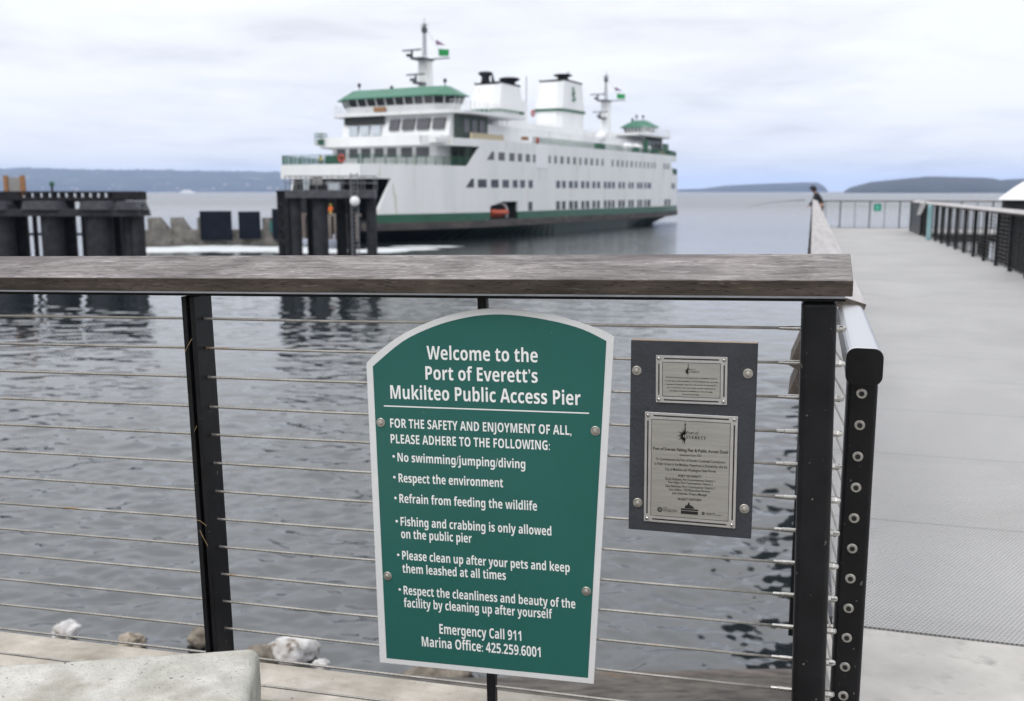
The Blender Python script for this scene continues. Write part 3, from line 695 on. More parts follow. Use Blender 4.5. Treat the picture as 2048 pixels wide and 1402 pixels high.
def person(loc, rz, label, bend=0., reach=0., top='jacket', legs='trouser', hood=False, helmet=None, s=1., puff=0.):
    """standing figure, facing local +x; bend leans the trunk forward, reach lifts the arms forward"""
    t = tag(empty('person', loc, (0, 0, rz)), label, 'person')
    cb, sb = math.cos(bend), math.sin(bend)
    def B(x, y, z): return (s*(x*cb+(z-.95)*sb), s*y, s*(.95+(z-.95)*cb-x*sb))
    hip = B(0, 0, .95)
    neck, sh = B(0, 0, 1.47), lambda k: B(0, k*.19, 1.40)
    el = lambda k: B(.06+.22*reach, k*.24, 1.12+.10*reach); wr = lambda k: B(.12+.42*reach, k*.20, .90+.30*reach)
    head = B(.03, 0, 1.63)
    body = [[(hip, (.13*s, .10*s)), (B(0, 0, 1.15), (.125*s, .095*s)), (B(0, 0, 1.34), (.15*s, .10*s)), (neck, .055*s), (head, .085*s), (B(.02, 0, 1.72), .06*s)]]
    for k in (-1, 1):
        w = wr(k); body.append([(B(0, 0, 1.34), (.15*s, .10*s)), (sh(k), .062*s), (el(k), .046*s), (w, .034*s)])
        for f in range(4):
            d = (f-1.5)*.018*s; body.append([(w, .034*s), (tuple(Vector(w)+Vector((.06*s, d*.8, -.05*s))), .012*s), (tuple(Vector(w)+Vector((.10*s, d, -.085*s))), .009*s)])
        body.append([(w, .034*s), (tuple(Vector(w)+Vector((.05*s, -k*.045*s, -.02*s))), .011*s)])
        body.append([(hip, (.13*s, .10*s)), ((.0, k*.095*s, .88*s), .088*s), ((.03*s, k*.10*s, .50*s), .06*s), ((0, k*.10*s, .09*s), .042*s), ((.13*s, k*.11*s, .045*s), .04*s)])
    skin_body('body', body, t, M['skin'])
    fat = lambda r: tuple(q*1.16+.008+puff for q in r) if isinstance(r, tuple) else r*1.16+.008+puff*.6
    coat = [[(B(0, 0, .86), (.15*s, .12*s)), (B(0, 0, 1.15), fat((.125*s, .095*s))), (B(0, 0, 1.34), fat((.15*s, .10*s))), (B(0, 0, 1.46), .075*s)]]
    for k in (-1, 1): coat.append([(B(0, 0, 1.34), fat((.15*s, .10*s))), (sh(k), fat(.062*s)), (el(k), fat(.046*s)), (tuple(Vector(wr(k))*.92+Vector(el(k))*.08), fat(.036*s))])
    skin_body('coat', coat, t, M[top])
    tr = [[((0, 0, .96*s), (.14*s, .115*s)), ((0, 0, .90*s), (.145*s, .115*s))]]
    for k in (-1, 1): tr.append([((0, 0, .90*s), (.145*s, .115*s)), ((.0, k*.095*s, .82*s), .098*s), ((.03*s, k*.10*s, .50*s), .074*s), ((0, k*.10*s, .12*s), .06*s)])
    skin_body('trousers', tr, t, M[legs])
    hm = M[top] if hood else (M[helmet] if helmet else M['hair'])
    h = bmesh.new(); bmesh.ops.create_uvsphere(h, u_segments=14, v_segments=10, radius=(.112+puff*.6)*s)
    for v in h.verts:
        v.co = Vector((v.co.x*1.05-.018*s, v.co.y*.92, v.co.z*1.08+.02*s))
    bmesh.ops.delete(h, geom=[v for v in h.verts if v.co.x > .045*s and v.co.z < .05*s or v.co.z < (-.12*s if hood else -.02*s)], context='VERTS')
    mb = MB(); mb.bm.free(); mb.bm = h; o = mb.build('hood' if hood else ('helmet' if helmet else 'hair'), hm, t, smooth=True); o.location = head; o.rotation_euler = (0, bend, 0)
    f = MB()
    for y in (-.033, .033): f.lathe([(.010*s, .078*s), (.006*s, .088*s)], (0, y*s, .012*s), 'X', 8)
    fo = f.build('eyes', M['hair'], t); fo.location = head; fo.rotation_euler = (0, bend, 0)
    f = MB(); f.prism([(.075*s, -.016*s, -.035*s), (.075*s, .016*s, -.035*s), (.075*s, 0, .02*s)], [(.108*s, -.008*s, -.032*s), (.108*s, .008*s, -.032*s), (.085*s, 0, .015*s)]); f.box(.070*s, .086*s, -.024*s, .024*s, -.066*s, -.058*s)
    fo = f.build('nose_and_mouth', M['skin'], t); fo.location = head; fo.rotation_euler = (0, bend, 0)
    return t
fp = Vector((.34, 40.9, 0)); cpa, spa = math.cos(-PA), math.sin(-PA)
fpw = Vector((fp.x*cpa-fp.y*spa, fp.x*spa+fp.y*cpa, .005))
person(fpw, PI-PA, 'person in dark hooded jacket leaning on the far left corner of the pier railing', bend=.50, reach=.75, hood=True, s=.98, puff=.035)
def rod():
    t = tag(empty('fishing_rod', fpw, (0, 0, PI-PA)), 'thin fishing rod held out over the left pier railing', 'fishing rod')
    MB().tube([(.62, 0, 1.10), (1.0, 0, 1.08)], .016, 6).build('grip', M['hair'], t); MB().tube([(1.0, 0, 1.08), (2.0, .0, 1.0), (2.9, 0, .78)], [.011, .008, .004], 6).build('shaft', M['jacket'], t)
rod()

# ------------------------------------------------------------------ ferry (x along the ship, near end negative; visible side negative y; z above water)
HL = 55.0
def hw(x):
    a = abs(x); return 12.65 if a < 30 else 12.65-6.05*((a-30)/25)**1.8
def xr(a, b, st=1.0):
    n = max(1, int(math.ceil((b-a)/st))); return [a+(b-a)*i/n for i in range(n+1)]
def outline(inset=0., x0=-HL, x1=HL, st=1.5):
    xs = xr(x0, x1, st); return [(x, -hw(x)+inset) for x in xs]+[(x, hw(x)-inset) for x in xs[::-1]]
def strip(b, xs, zb, zt, side=-1, off=0., th=.3):
    fb = zb if callable(zb) else (lambda x: zb); ft = zt if callable(zt) else (lambda x: zt); pr = None
    for x in xs:
        y = side*(hw(x)+off); yi = y-side*th
        q = [b.bm.verts.new(p) for p in ((x, y, fb(x)), (x, y, ft(x)), (x, yi, ft(x)), (x, yi, fb(x)))]
        if pr:
            for i in range(4): b.bm.faces.new((pr[i], pr[(i+1) % 4], q[(i+1) % 4], q[i]))
        else: b.bm.faces.new(q)
        pr = q
    b.bm.faces.new(pr[::-1])
def slab(b, loop, z0, z1): b.prism([(x, y, z0) for x, y in loop], [(x, y, z1) for x, y in loop])
def ferry():
    ang = R(90-14.05)
    t = tag(empty('car_ferry', (-43.775, 169.728, WZ), (0, 0, ang)), 'large white double ended car ferry with green stripe, green wheelhouses and two funnels', 'ferry')
    # underwater body with rising counters
    b = MB(); rings = []
    for x in xr(-54.6, 54.6, 1.6):
        a = abs(x); zb = -1.5 if a < 36 else -1.5+3.0*min(1, ((a-36)/18.4))**.8; y = hw(x)-.25; yb = y*(.96-.62*min(1, max(0, (a-14)/28)))
        rings.append([b.bm.verts.new(p) for p in ((x, -y, 1.75), (x, -yb, zb), (x, yb, zb), (x, y, 1.75))])
    for p, q in zip(rings, rings[1:]):
        for i in range(4): b.bm.faces.new((p[i], p[(i+1) % 4], q[(i+1) % 4], q[i]))
    b.bm.faces.new(rings[0]); b.bm.faces.new(rings[-1][::-1]); b.build('lower_hull', M['hullgreen'], t)
    b = MB(); slab(b, outline(-.22), 1.6, 2.55); b.build('rubbing_strake', M['rub'], t)
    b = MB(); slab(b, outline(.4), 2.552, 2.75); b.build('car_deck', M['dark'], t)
    b = MB()
    for s in (-1, 1):
        strip(b, xr(-54.2, -34.2), 2.55, 3.62, s, .0); strip(b, xr(-26.85, 54.2), 2.55, 3.6, s, .0)
    b.build('green_band', M['shipgreen'], t)
    # white side shell
    b = MB()
    for s in (-1, 1):
        strip(b, xr(-53.1, -51.2, .4), 3.62, lambda x: 4.3+(x+53.1)/1.9*3.75, s)
        strip(b, xr(-51.2, -34.2), 3.62, 9.82, s); strip(b, xr(-34.2, -31.2), lambda x: 4.45+(x+34.2)/3*.6, 9.82, s)
        strip(b, xr(-31.2, -26.85), 5.05, 9.82, s); strip(b, xr(-26.85, 51.2), 3.6, 9.82, s)
        strip(b, xr(-HL, -51.2), 8.06, 9.82, s); strip(b, xr(51.2, HL), 8.06, 9.82, s)
        strip(b, xr(51.2, 53.1, .4), 3.6, lambda x: 8.05-(x-51.2)/1.9*3.75, s)
        strip(b, xr(-38.9, -36.4, .5), 9.82, lambda x: 9.83+(x+38.9)/2.5*2.62, s); strip(b, xr(-36.4, 36.4), 9.82, 13.46, s); strip(b, xr(36.4, 38.9, .5), 9.82, lambda x: 12.45-(x-36.4)/2.5*2.62, s)
        strip(b, xr(-41.6, -36.4), 12.45, 13.46, s); strip(b, xr(36.4, 44), 12.45, 13.46, s); strip(b, xr(38.9, 44), 9.82, 12.45, s, -1.2)
    b.build('side_shell', M['shipwhite'], t)
    for x in (-55.3, 55.0): MB().box(x, x+.3, -6.45, 6.45, 8.06, 9.82).build('end_bulwark', M['shipwhite'], t)
    b = MB(); slab(b, outline(.32), 9.35, 9.72); b.build('passenger_deck', M['shipwhite'], t)
    b = MB(); b.box(-36, 36, -2.5, 2.5, 2.75, 9.35); b.box(-36, -35.8, -11.2, 11.2, 2.75, 9.35); b.box(35.8, 36, -11.2, 11.2, 2.75, 9.35)  # central casing, plus cross walls added to block daylight through the tunnel
    b.box(-55.2, -54.6, -6.0, 6.0, 2.76, 2.95); b.build('casing_and_light_block', M['dark'], t)
    # near and far sun-deck fronts with overhang
    def front(sgn):
        X = lambda x: sgn*x
        b = MB(); pl = [(X(45), -8.4), (X(41.6), -hw(41.6)-.02), (X(36.4), -hw(36.4)+.32), (X(36.4), hw(36.4)-.32), (X(41.6), hw(41.6)+.02), (X(45), 8.4)]
        slab(b, pl, 12.46, 12.75); b.build('overhang', M['shipwhite'], t)
        b = MB(); o_ = [(45, -8.4), (41.6, -hw(41.6)-.02), (41.4, -hw(41.6)+.3), (44.7, -8.2)]
        slab(b, [(X(x), y) for x, y in o_], 12.752, 13.72); slab(b, [(X(x), -y) for x, y in o_], 12.752, 13.72)
        b.box(*sorted((X(45), X(44.7))), -8.2, 8.2, 12.752, 13.72); b.build('sun_deck_bulwark', M['shipwhite'], t)
        # passenger cabin front, seven windows
        b = MB(); b.box(*sorted((X(42), X(37))), -8.75, 8.75, 9.72, 12.46); cab = b.build('cabin_front', M['shipwhite'], t)
        for k, (l, r) in enumerate(((195, 300), (345, 438), (485, 590), (640, 740), (785, 885), (940, 1060), (1105, 1245))):
            yl, yr = [8.2-(640+q/5.689-672)/196*16.6 for q in (l, r)]
            MB().box(*sorted((X(42.06), X(41.9))), yr, yl, 11.05, 12.3).build('window', M['glassl'], cab)
        for s in (-1, 1):
            b = MB(); b.box(*sorted((X(38.5), X(38.2))), *sorted((s*8.75, s*11.3)), 9.72, 12.46); b.box(*sorted((X(38.2), X(30))), *sorted((s*11.2, s*11.0)), 9.72, 12.46); b.build('porch_wall', M['porch'], t)
        for s in (-1, 1):
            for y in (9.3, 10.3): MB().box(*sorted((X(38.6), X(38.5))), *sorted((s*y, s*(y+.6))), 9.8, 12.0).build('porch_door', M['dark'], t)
        # railing round the end
        b = MB(); pts = [(X(x), -hw(x)+.2) for x in xr(38.5, 54.8, 1.5)]+[(X(55.1), y) for y in (-6, -3, 0, 3, 6)]+[(X(x), hw(x)-.2) for x in xr(38.5, 54.8, 1.5)[::-1]]
        for z in (10.15, 10.45, 10.75, 11.0): b.tube([(x, y, z) for x, y in pts], .03, 4)
        for x, y in pts: b.box(x-.05, x+.05, y-.05, y+.05, 9.72, 11.03)
        for p, q in zip(pts, pts[1:]):
            for k in range(1, 6): f = k/6; x, y = p[0]+(q[0]-p[0])*f, p[1]+(q[1]-p[1])*f; b.box(x-.015, x+.015, y-.015, y+.015, 9.8, 11.0)
        b.box(*sorted((X(54.9), X(54.8))), -3.4, -.6, 9.72, 10.9); b.build('deck_railing', M['shipgreen'], t)
        # deckhouse under the wheelhouse
        b = MB(); b.prism([(X(39.6), -9.0, 13.0), (X(30), -9.0, 13.0), (X(30), 9.0, 13.0), (X(39.6), 9.0, 13.0)], [(X(38.8), -9.2, 16.85), (X(30), -9.2, 16.85), (X(30), 9.2, 16.85), (X(38.8), 9.2, 16.85)]); dh = b.build('deckhouse', M['shipwhite'], t)
        if sgn < 0:
            for l, r in ((784, 802.6), (809.6, 832.5), (838.6, 862.4), (869.4, 891.4)):
                yl, yr = [.9-(q-783)/112*9.5 for q in (l, r)]
                b = MB(); b.prism([(-39.55, yr, 14.8), (-39.1, yr, 14.8), (-39.1, yl, 14.8), (-39.55, yl, 14.8)], [(-39.25, yr-.1, 16.3), (-38.9, yr-.1, 16.3), (-38.9, yl-.1, 16.3), (-39.25, yl-.1, 16.3)]); b.build('window', M['glassl'], dh)
            for y in (2.2, 4.2, 6.2): b = MB(); b.box(-39.62, -39.2, y, y+1.5, 14.2, 15.55); b.build('window', M['paleglass'], dh)
            b = MB(); b.box(-39.42, -39.2, 1.7, 8.6, 15.75, 16.8); b.build('porch_shade_panel', M['dark'], dh)  # flat dark panel, open porch shade put into its colour
        else:
            for y in range(-8, 8, 2): MB().box(39.2, 39.6, y+.2, y+1.7, 14.8, 16.2).build('window', M['glassl'], dh)
        b = MB(); slab(b, [(X(40), -9.6), (X(38.5), -11.2), (X(22), -11.2), (X(22), 11.2), (X(38.5), 11.2), (X(40), 9.6)], 16.86, 17.25); b.build('bridge_deck', M['shipwhite'], t)
        # side gallery with seats
        for s in (-1, 1): MB().box(*sorted((X(38.3), X(29.95))), *sorted((s*9.3, s*9.5)), 13.4, 16.86).build('gallery_wall', M['porch'], t)
        for xx in (31, 33, 35): MB().box(*sorted((X(xx), X(xx+1.3))), -9.6, -9.5, 14.4, 16.2).build('window', M['glassl'], t)
        MB().box(*sorted((X(37.6), X(29))), -11.6, -11.3, 13.5, 14.3).build('seat_row', M['beige'], t)
        # wheelhouse
        w = empty('wheelhouse'); w.parent = t
        W_, YO = (9.3, 0) if sgn < 0 else (2.7, -4.9)
        oct_ = lambda g: [(x, y+YO) for x, y in ((X(40+g), -W_+2.2-g*.4), (X(38.3+g*.5), -W_-g), (X(36.4-g*.3), -W_-g), (X(36.4-g*.3), W_+g), (X(38.3+g*.5), W_+g), (X(40+g), W_-2.2+g*.4))]
        lo, mi, hi = oct_(-.3), oct_(0), oct_(.35)
        b = MB(); b.prism([(x, y, 17.25) for x, y in lo], [(x, y, 18.15) for x, y in mi]); b.build('wall', M['shipwhite'], w)
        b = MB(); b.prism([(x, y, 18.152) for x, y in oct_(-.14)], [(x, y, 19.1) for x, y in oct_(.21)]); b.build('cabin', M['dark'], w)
        for i, n in ((5, 9), (0, 2), (4, 2), (1, 2), (3, 2), (2, 8)):
            j = (i+1) % 6
            for k in range(n+1):
                f = k/n; e = .12/n
                L2 = lambda q, ff: (q[i][0]+(q[j][0]-q[i][0])*ff, q[i][1]+(q[j][1]-q[i][1])*ff)
                if k < n: MB().prism([(*L2(oct_(-.13), f+e), 18.16), (*L2(oct_(-.13), f+1/n-e), 18.16), (*L2(oct_(-.06), f+1/n-e), 18.16), (*L2(oct_(-.06), f+e), 18.16)], [(*L2(oct_(.22), f+e), 19.09), (*L2(oct_(.22), f+1/n-e), 19.09), (*L2(oct_(.29), f+1/n-e), 19.09), (*L2(oct_(.29), f+e), 19.09)]).build('window', M['glass'], w)
                MB().tube([(*L2(mi, f), 18.15), (*L2(hi, f), 19.1)], .11, 4).build('mullion', M['shipwhite'], w)
        b = MB(); A = oct_(.95); e_ = 3.2 if sgn < 0 else 1.6; B = [(x, y+YO) for x, y in ((X(38.6), -W_+e_), (X(38.2), -W_+1.4), (X(37), -W_+1.4), (X(37), W_-1.4), (X(38.2), W_-1.4), (X(38.6), W_-e_))]
        b.prism([(x, y, 19.1) for x, y in oct_(1.0)], [(x, y, 19.25) for x, y in oct_(1.0)]); b.prism([(x, y, 19.252) for x, y in A], [(x, y, 20.55) for x, y in B]); b.build('roof', M['roofgreen'], w)
        for y, z in ((-W_+2+YO, .6), (W_-2+YO, .7), (1.6+YO, .1)):
            b = MB(); b.tube([(X(37.5), y, 20.4), (X(37.5), y, 20.5+z)], .06, 6); b.lathe([(.05, 0), (.24, .1), (.24, .45), (.05, .6)], (X(37.5), y, 20.4+z)); b.build('lamp', M['rubber'], w)
        for s in (-1, 1):
            b = MB()
            for z in (17.7, 18.1, 18.5):
                b.tube([(X(39.8), s*9.5, z), (X(38.3), s*11.1, z), (X(24), s*11.1, z)], .035, 4)
            for x in xr(24, 38.3, 1.2): b.box(X(x)-.04, X(x)+.04, s*11.06, s*11.14, 17.25, 18.5)
            b.build('deck_railing', M['shipwhite'], t)
        if sgn < 0: MB().box(-40.1, -39.72, .9, 2.9, 17.4, 17.95).build('name_board', M['orangewood'], w)
    front(-1); front(1)
    # sun deck, casings and long central house
    b = MB(); slab(b, outline(.32, -44.2, 44.2), 12.76, 13.40); b.build('sun_deck', M['shipwhite'], t)
    b = MB(); b.box(-29.9, 29.9, -8.6, 8.6, 13.4, 16.0); b.box(-24, 30, -6.5, 6.5, 16.0, 17.0); b.build('central_house', M['shipwhite'], t)
    for s in (-1, 1):
        b = MB()
        for z in (16.4, 16.8, 17.2): b.tube([(-29, s*8.4, z), (30, s*8.4, z)], .035, 4)
        for x in xr(-29, 30, 1.3): b.box(x-.04, x+.04, s*8.36, s*8.44, 16, 17.2)
        b.build('deck_railing', M['shipwhite'], t)
    for s in (-1, 1):           # green mesh railing on the sun deck edge
        b = MB()
        pts = [(x, s*(hw(x)-.15)) for x in xr(-22, 44, 1.5)]
        for z in (13.6, 13.85, 14.1, 14.4): b.tube([(x, y, z) for x, y in pts], .035, 4)
        for x in xr(-22, 44, .5): b.box(x-.03, x+.03, s*(hw(x)-.15)-.03, s*(hw(x)-.15)+.03, 13.4, 14.4)
        b.build('deck_railing', M['shipgreen'], t)
    # windows of the side, dark panes in the shell
    r1 = [(-32.2, -30.6), (-29.3, -27.8), (-26.8, -25.6), (-24.4, -23.2), (-22.2, -21.5), (-17.2, -16.6), (-15.3, -14.5), (-13.2, -12.2), (-10.9, -10.0), (-8.7, -7.8), (-6.4, -5.7), (-4.4, -3.5), (-2.2, -1.3), (0, .8), (2.2, 2.9), (6.4, 7.1), (8.6, 9.4), (10.7, 11.4), (12.7, 13.4), (14.8, 15.6), (17, 17.6), (19, 19.6), (21, 21.6), (22.8, 23.5), (24.7, 25.3), (26.3, 26.9), (31.2, 32), (33, 33.7), (34.6, 35.3)]
    r2 = [(-36.9, -35.0), (-34, -32.2), (-31.2, -29.4), (-28.3, -26.9), (-26.1, -24.7), (-23.6, -22.3), (-14.6, -13.3), (-12.6, -11.3), (-10.2, -8.8), (-8.2, -7), (-5.7, -4.5), (-3.8, -2.6), (-1.4, -.2), (.5, 1.7), (3.2, 4.4), (4.9, 6.1), (6.7, 7.9), (9.4, 10.6), (11.2, 12.3), (13.9, 14.8), (15.3, 16.3), (17.9, 19), (19.4, 20.5), (21.4, 22.4), (23, 24.8), (37.5, 38.6), (39.2, 40.2), (41, 42)]
    r3 = [(-23.6, -22.4), (-14.6, -13.3), (-12.6, -11.3), (-10.1, -8.7), (-8.2, -6.9), (-5.6, -4.4), (-3.8, -2.5), (-1.3, -.1), (.5, 1.7), (3.3, 4.5), (5, 6.2), (6.7, 7.9), (9.5, 10.8), (11.2, 12.4), (14, 15), (15.4, 16.5), (18.2, 19.2), (19.6, 20.6), (21.6, 22.6), (23.1, 24.7), (32.2, 34), (34.8, 37)]
    for rows, z0, z1, m in ((r1, 10.72, 11.85, 'glassl'), (r2, 6.98, 8.1, 'glass'), (r3, 3.68, 4.95, 'glass')):
        for a, c in rows:
            b = MB(); b.prism([(a, -hw(a)-.03, z0), (c, -hw(c)-.03, z0), (c, -hw(c)+.1, z0), (a, -hw(a)+.1, z0)], [(a, -hw(a)-.03, z1), (c, -hw(c)-.03, z1), (c, -hw(c)+.1, z1), (a, -hw(a)+.1, z1)]); b.build('window', M[m], t)
    for x0, x1, z0, z1, m in ((-34.9, -33.3, 10.75, 11.9, 'glassl'), (-39.3, -37.7, 6.98, 8.15, 'glass')):   # raked first windows
        ya, yb, yc = -hw(x0)-.03, -hw(x1)-.03, -hw(x0+.75*(x1-x0))-.03
        MB().prism([(x0, ya, z0), (x1, yb, z0), (x1, yb+.12, z0), (x0, ya+.12, z0)], [(x0+1.1, yc, z1), (x1, yb, z1), (x1, yb+.12, z1), (x0+1.1, yc+.12, z1)]).build('window', M[m], t)
    # pale vertical panel (door of the escape slide) and grab rails
    MB().box(-21.3, -17.6, -12.72, -12.6, 9.9, 13.3).build('slide_door', M['lampwhite'], t, bevel=.03)
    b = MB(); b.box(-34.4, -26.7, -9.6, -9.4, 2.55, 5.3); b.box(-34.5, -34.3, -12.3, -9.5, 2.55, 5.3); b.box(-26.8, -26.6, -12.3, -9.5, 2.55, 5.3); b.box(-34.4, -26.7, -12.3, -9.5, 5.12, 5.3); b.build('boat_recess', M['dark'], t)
    # funnels
    def funnel(x0, x1, zb, zt, house, emblem):
        f = empty('funnel'); f.parent = t
        def loop(xa, xb, hy, rr=.9): return [(xa, -hy+rr), (xa+rr, -hy), (xb-rr, -hy), (xb, -hy+rr), (xb, hy-rr), (xb-rr, hy), (xa+rr, hy), (xa, hy-rr)]
        lo, up = loop(x0, x1, 2.8), loop(x0+1.1, x1-.5, 2.5)
        b = MB(); n = 8; mid = lambda k: [(a[0]+(c[0]-a[0])*k, a[1]+(c[1]-a[1])*k) for a, c in zip(lo, up)]
        xc = (x0+x1)/2; hx = (x1-x0)/2
        b.prism([(x, y, zb) for x, y in lo], [(x, y, zt-.9*((x-xc)/hx)**2) for x, y in up]); b.build('casing', M['shipwhite'], f)
        b = MB(); tp = [(x, y, zt-.9*((x-xc)/hx)**2+.004) for x, y in loop(x0+1.05, x1-.45, 2.55)]; b.prism(tp, [(x, y, z+.28) for x, y, z in tp]); b.build('black_top', M['rubber'], f)
        b = MB(); slab(b, loop(x0-.15, x1+.15, 2.95), zb-.42, zb+.003); b.build('green_trim', M['shipgreen'], f)
        b = MB(); slab(b, loop(x0+.1, x1-.1, 2.7), 15.9, zb-.42); b.build('base', M['shipwhite'], f)
        return f
    f1 = funnel(-15.9, -6.5, 19.3, 23.7, True, False); f2 = funnel(6.2, 16.8, 20.9, 26.2, True, True)
    def exhaust(f, x, y, z, r, h):
        b = MB(); b.lathe([(r*.75, 0), (r*.6, h*.35), (r*.55, h*.6), (r, h*.82), (r*1.05, h*.9), (r*.8, h), (.05, h*1.05)], (x, y, z)); b.build('exhaust', M['rubber'], f, smooth=True)
    exhaust(f1, -14.0, .4, 23.3, 1.15, 1.9); exhaust(f1, -8.1, -.6, 22.9, 1.7, 1.9); exhaust(f2, 11.8, -.4, 25.9, 1.7, 1.4)
    b = MB(); b.tube([(-12.2, 0, 23.6), (-12.6, 0, 25.0)], [.35, .12], 6); b.build('whistle', M['rubber'], f1); b = MB(); b.tube([(13.2, -.4, 26.8), (14.0, -.4, 28.0)], [.3, .08], 6); b.build('whistle', M['rubber'], f2)
    b = MB()                    # green mark on the second funnel
    pth = [(12.0, -2.74, 23.7), (11.6, -2.72, 24.2), (11.1, -2.74, 23.8), (11.1, -2.76, 23.5), (11.9, -2.80, 23.1), (11.95, -2.83, 22.8), (11.5, -2.84, 22.45), (11.0, -2.83, 22.7)]; b.prism([(11.1, -2.76, 24.35), (11.9, -2.76, 24.35), (11.9, -2.6, 24.35), (11.1, -2.6, 24.35)], [(11.45, -2.72, 25.0), (11.55, -2.72, 25.0), (11.55, -2.6, 25.0), (11.45, -2.6, 25.0)])
    b.tube(pth, .17, 4); b.build('emblem', M['roofgreen'], f2)
    MB().box(-10.4, -5.5, -2.6, 2.6, 16, 21.2).build('intake_house', M['shipwhite'], t, bevel=.1)
    MB().tube([(-1.2, 0, 17), (-1.2, 0, 25.8)], .06, 6).build('aerial', M['greymetal'], t)
    # masts
    def mast(x, sg):
        m = empty('mast'); m.parent = t; m.location = (0, 0, -1.0 if sg > 0 else 0)
        b = MB(); b.prism([(x-.9, -.9, 16.9), (x+.9, -.9, 16.9), (x+.9, .9, 16.9), (x-.9, .9, 16.9)], [(x-.55, -.75, 25.0), (x+.85, -.75, 25.0), (x+.85, .75, 25.0), (x-.55, .75, 25.0)]); b.build('tower', M['shipwhite'], m)
        MB().box(x-2.2, x+1.0, -1.0, 1.0, 25.0, 25.25).build('platform', M['greymetal'], m); MB().box(x-.15, x+.15, -4.2, -1.0, 25.05, 25.2).build('yard', M['greymetal'], m); MB().box(x-2.3, x-.5, -.6, .6, 21.6, 21.85).build('platform', M['greymetal'], m)
        b = MB()
        for q in ((-.22, -.22), (.22, -.22), (.22, .22), (-.22, .22)): b.tube([(x+q[0], q[1], 25.2), (x+q[0]*.6, q[1]*.6, 30.2)], .04, 4)
        for k in range(10): z = 25.4+k*.48; b.box(x-.2, x+.2, -.2, .2, z, z+.05)
        b.box(x-.3, x+.3, -.3, .3, 28.9, 29.6); b.tube([(x, 0, 30.1), (x, 0, 31.0)], .04, 4); b.tube([(x, -.7, 29.9), (x, .7, 29.9)], .05, 4); b.build('pole', M['greymetal'], m)
        for z, y in ((25.3, .9), (21.9, .3)):
            b = MB(); b.tube([(x-1.9, y, z), (x-1.9, y, z+.9)], .16, 6); b.box(x-2.0, x-1.8, y-1.6, y+1.6, z+.9, z+1.1); b.box(x-2.9, x-2.1, y-.3, y+.3, z+.0, z+.4); b.build('radar', M['greymetal'], m)
        MB().tube([(x-.2, -3.4, 25.3), (x, -.2, 29.5)], .02, 4).build('halyard', M['greymetal'], m)
        b = MB(); b.prism([(x, -2.4, 25.5), (x, -4.0, 25.4), (x, -4.05, 26.3), (x, -2.35, 26.5)], [(x+.05, -2.4, 25.5), (x+.2, -4.0, 25.4), (x+.2, -4.05, 26.3), (x+.05, -2.35, 26.5)]); b.build('flag', M['flagg'], m)['label'] = 'green flag'
        b = MB(); b.prism([(x, -2.0, 27.1), (x, -3.5, 26.9), (x, -1.95, 27.8)], [(x+.05, -2.0, 27.1), (x+.2, -3.5, 26.9), (x+.05, -1.95, 27.8)]); b.build('flag', M['flagp'], m)['label'] = 'purple flag'
    mast(-31.6, -1); mast(31.6, 1)
    # things on the sun deck edge
    for x in (17, 21, 25): MB().lathe([(.05, 0), (.75, .1), (.8, 1.0), (.8, 2.2), (.7, 3.0), (.05, 3.1)], (x, -10.6, 14.4), 'X', 12).build('raft_canister', M['lampwhite'], t, smooth=True)
    for x, w in ((3.0, 2.2), (19, 1.4), (28, 2.6), (34.5, 2.8)): MB().box(x, x+w, -11.9, -10.9, 13.4, 14.5).build('deck_locker', M['shipgreen'], t)
    MB().box(24.2, 25.0, -11.9, -11.2, 13.4, 16.0).build('deck_locker', M['shipgreen'], t); MB().box(36.2, 38.8, -10.7, -10.4, 13.45, 15.8).build('deck_locker', M['shipgreen'], t)
    b = MB(); b.lathe([(.05, -1), (.7, -.7), (1, 0), (.7, .7), (.05, 1)], (6.6, -10.5, 15.7)); b.tube([(6.6, -10.5, 13.4), (6.6, -10.5, 14.9)], .2, 6); b.build('radome', M['lampwhite'], t, smooth=True)
    def ring(p, r, axis):
        b = MB(); pts = []
        for k in range(13):
            a = k*PI/6; pts.append((p[0]+(r*math.cos(a) if axis == 'y' else 0), p[1]+(r*math.cos(a) if axis == 'x' else 0), p[2]+r*math.sin(a)))
        b.tube(pts, r*.35, 6, caps=False); b.build('life_ring', M['red'], t)
    ring((-20.9, -12.7, 13.9), .36, 'y'); ring((-19.6, -11.2, 18.0), .40, 'y'); ring((-55.35, -3.6, 10.5), .4, 'x')
    b = MB(); b.box(-23.6, -22.4, -12.0, -11.4, 13.9, 14.4); b.build('amber_locker', M['orangewood'], t)
    b = MB()
    for y in (7.6, 8.0, 8.5, 8.9):
        for x in (-45.6, -44.6): b.tube([(x, y, 12.8), (x, y, 14.3)], .05, 4)
    for z in (12.9, 13.4, 13.9, 14.3): b.tube([(-45.6, 7.6, z), (-45.6, 8.9, z), (-44.6, 8.9, z), (-44.6, 7.6, z), (-45.6, 7.6, z)], .05, 4)
    b.box(-45.3, -44.9, 7.8, 8.6, 12.8, 13.5); b.build('life_raft_cradle', M['shipgreen'], t)
    # weathered fender face of the near end
    ef = mat('grey_brown_fender_timber', (.11, .09, .08), (.22, .185, .17), 1, .85, stretch=(2, 2, .5))
    for k in range(9): y = -5.6+k*1.4; MB().box(-55.6, -55.25, y-.45, y+.45, .5, 3.4).build('end_fender', ef, t)
    MB().box(-55.5, -55.2, -6.4, 6.4, 3.402, 3.75).build('end_fender', ef, t)
    return t
FERRY = ferry()
FM = lambda x, y, z: Vector((-43.775, 169.728, WZ))+Matrix.Rotation(R(90-14.05), 3, 'Z')@Vector((x, y, z))
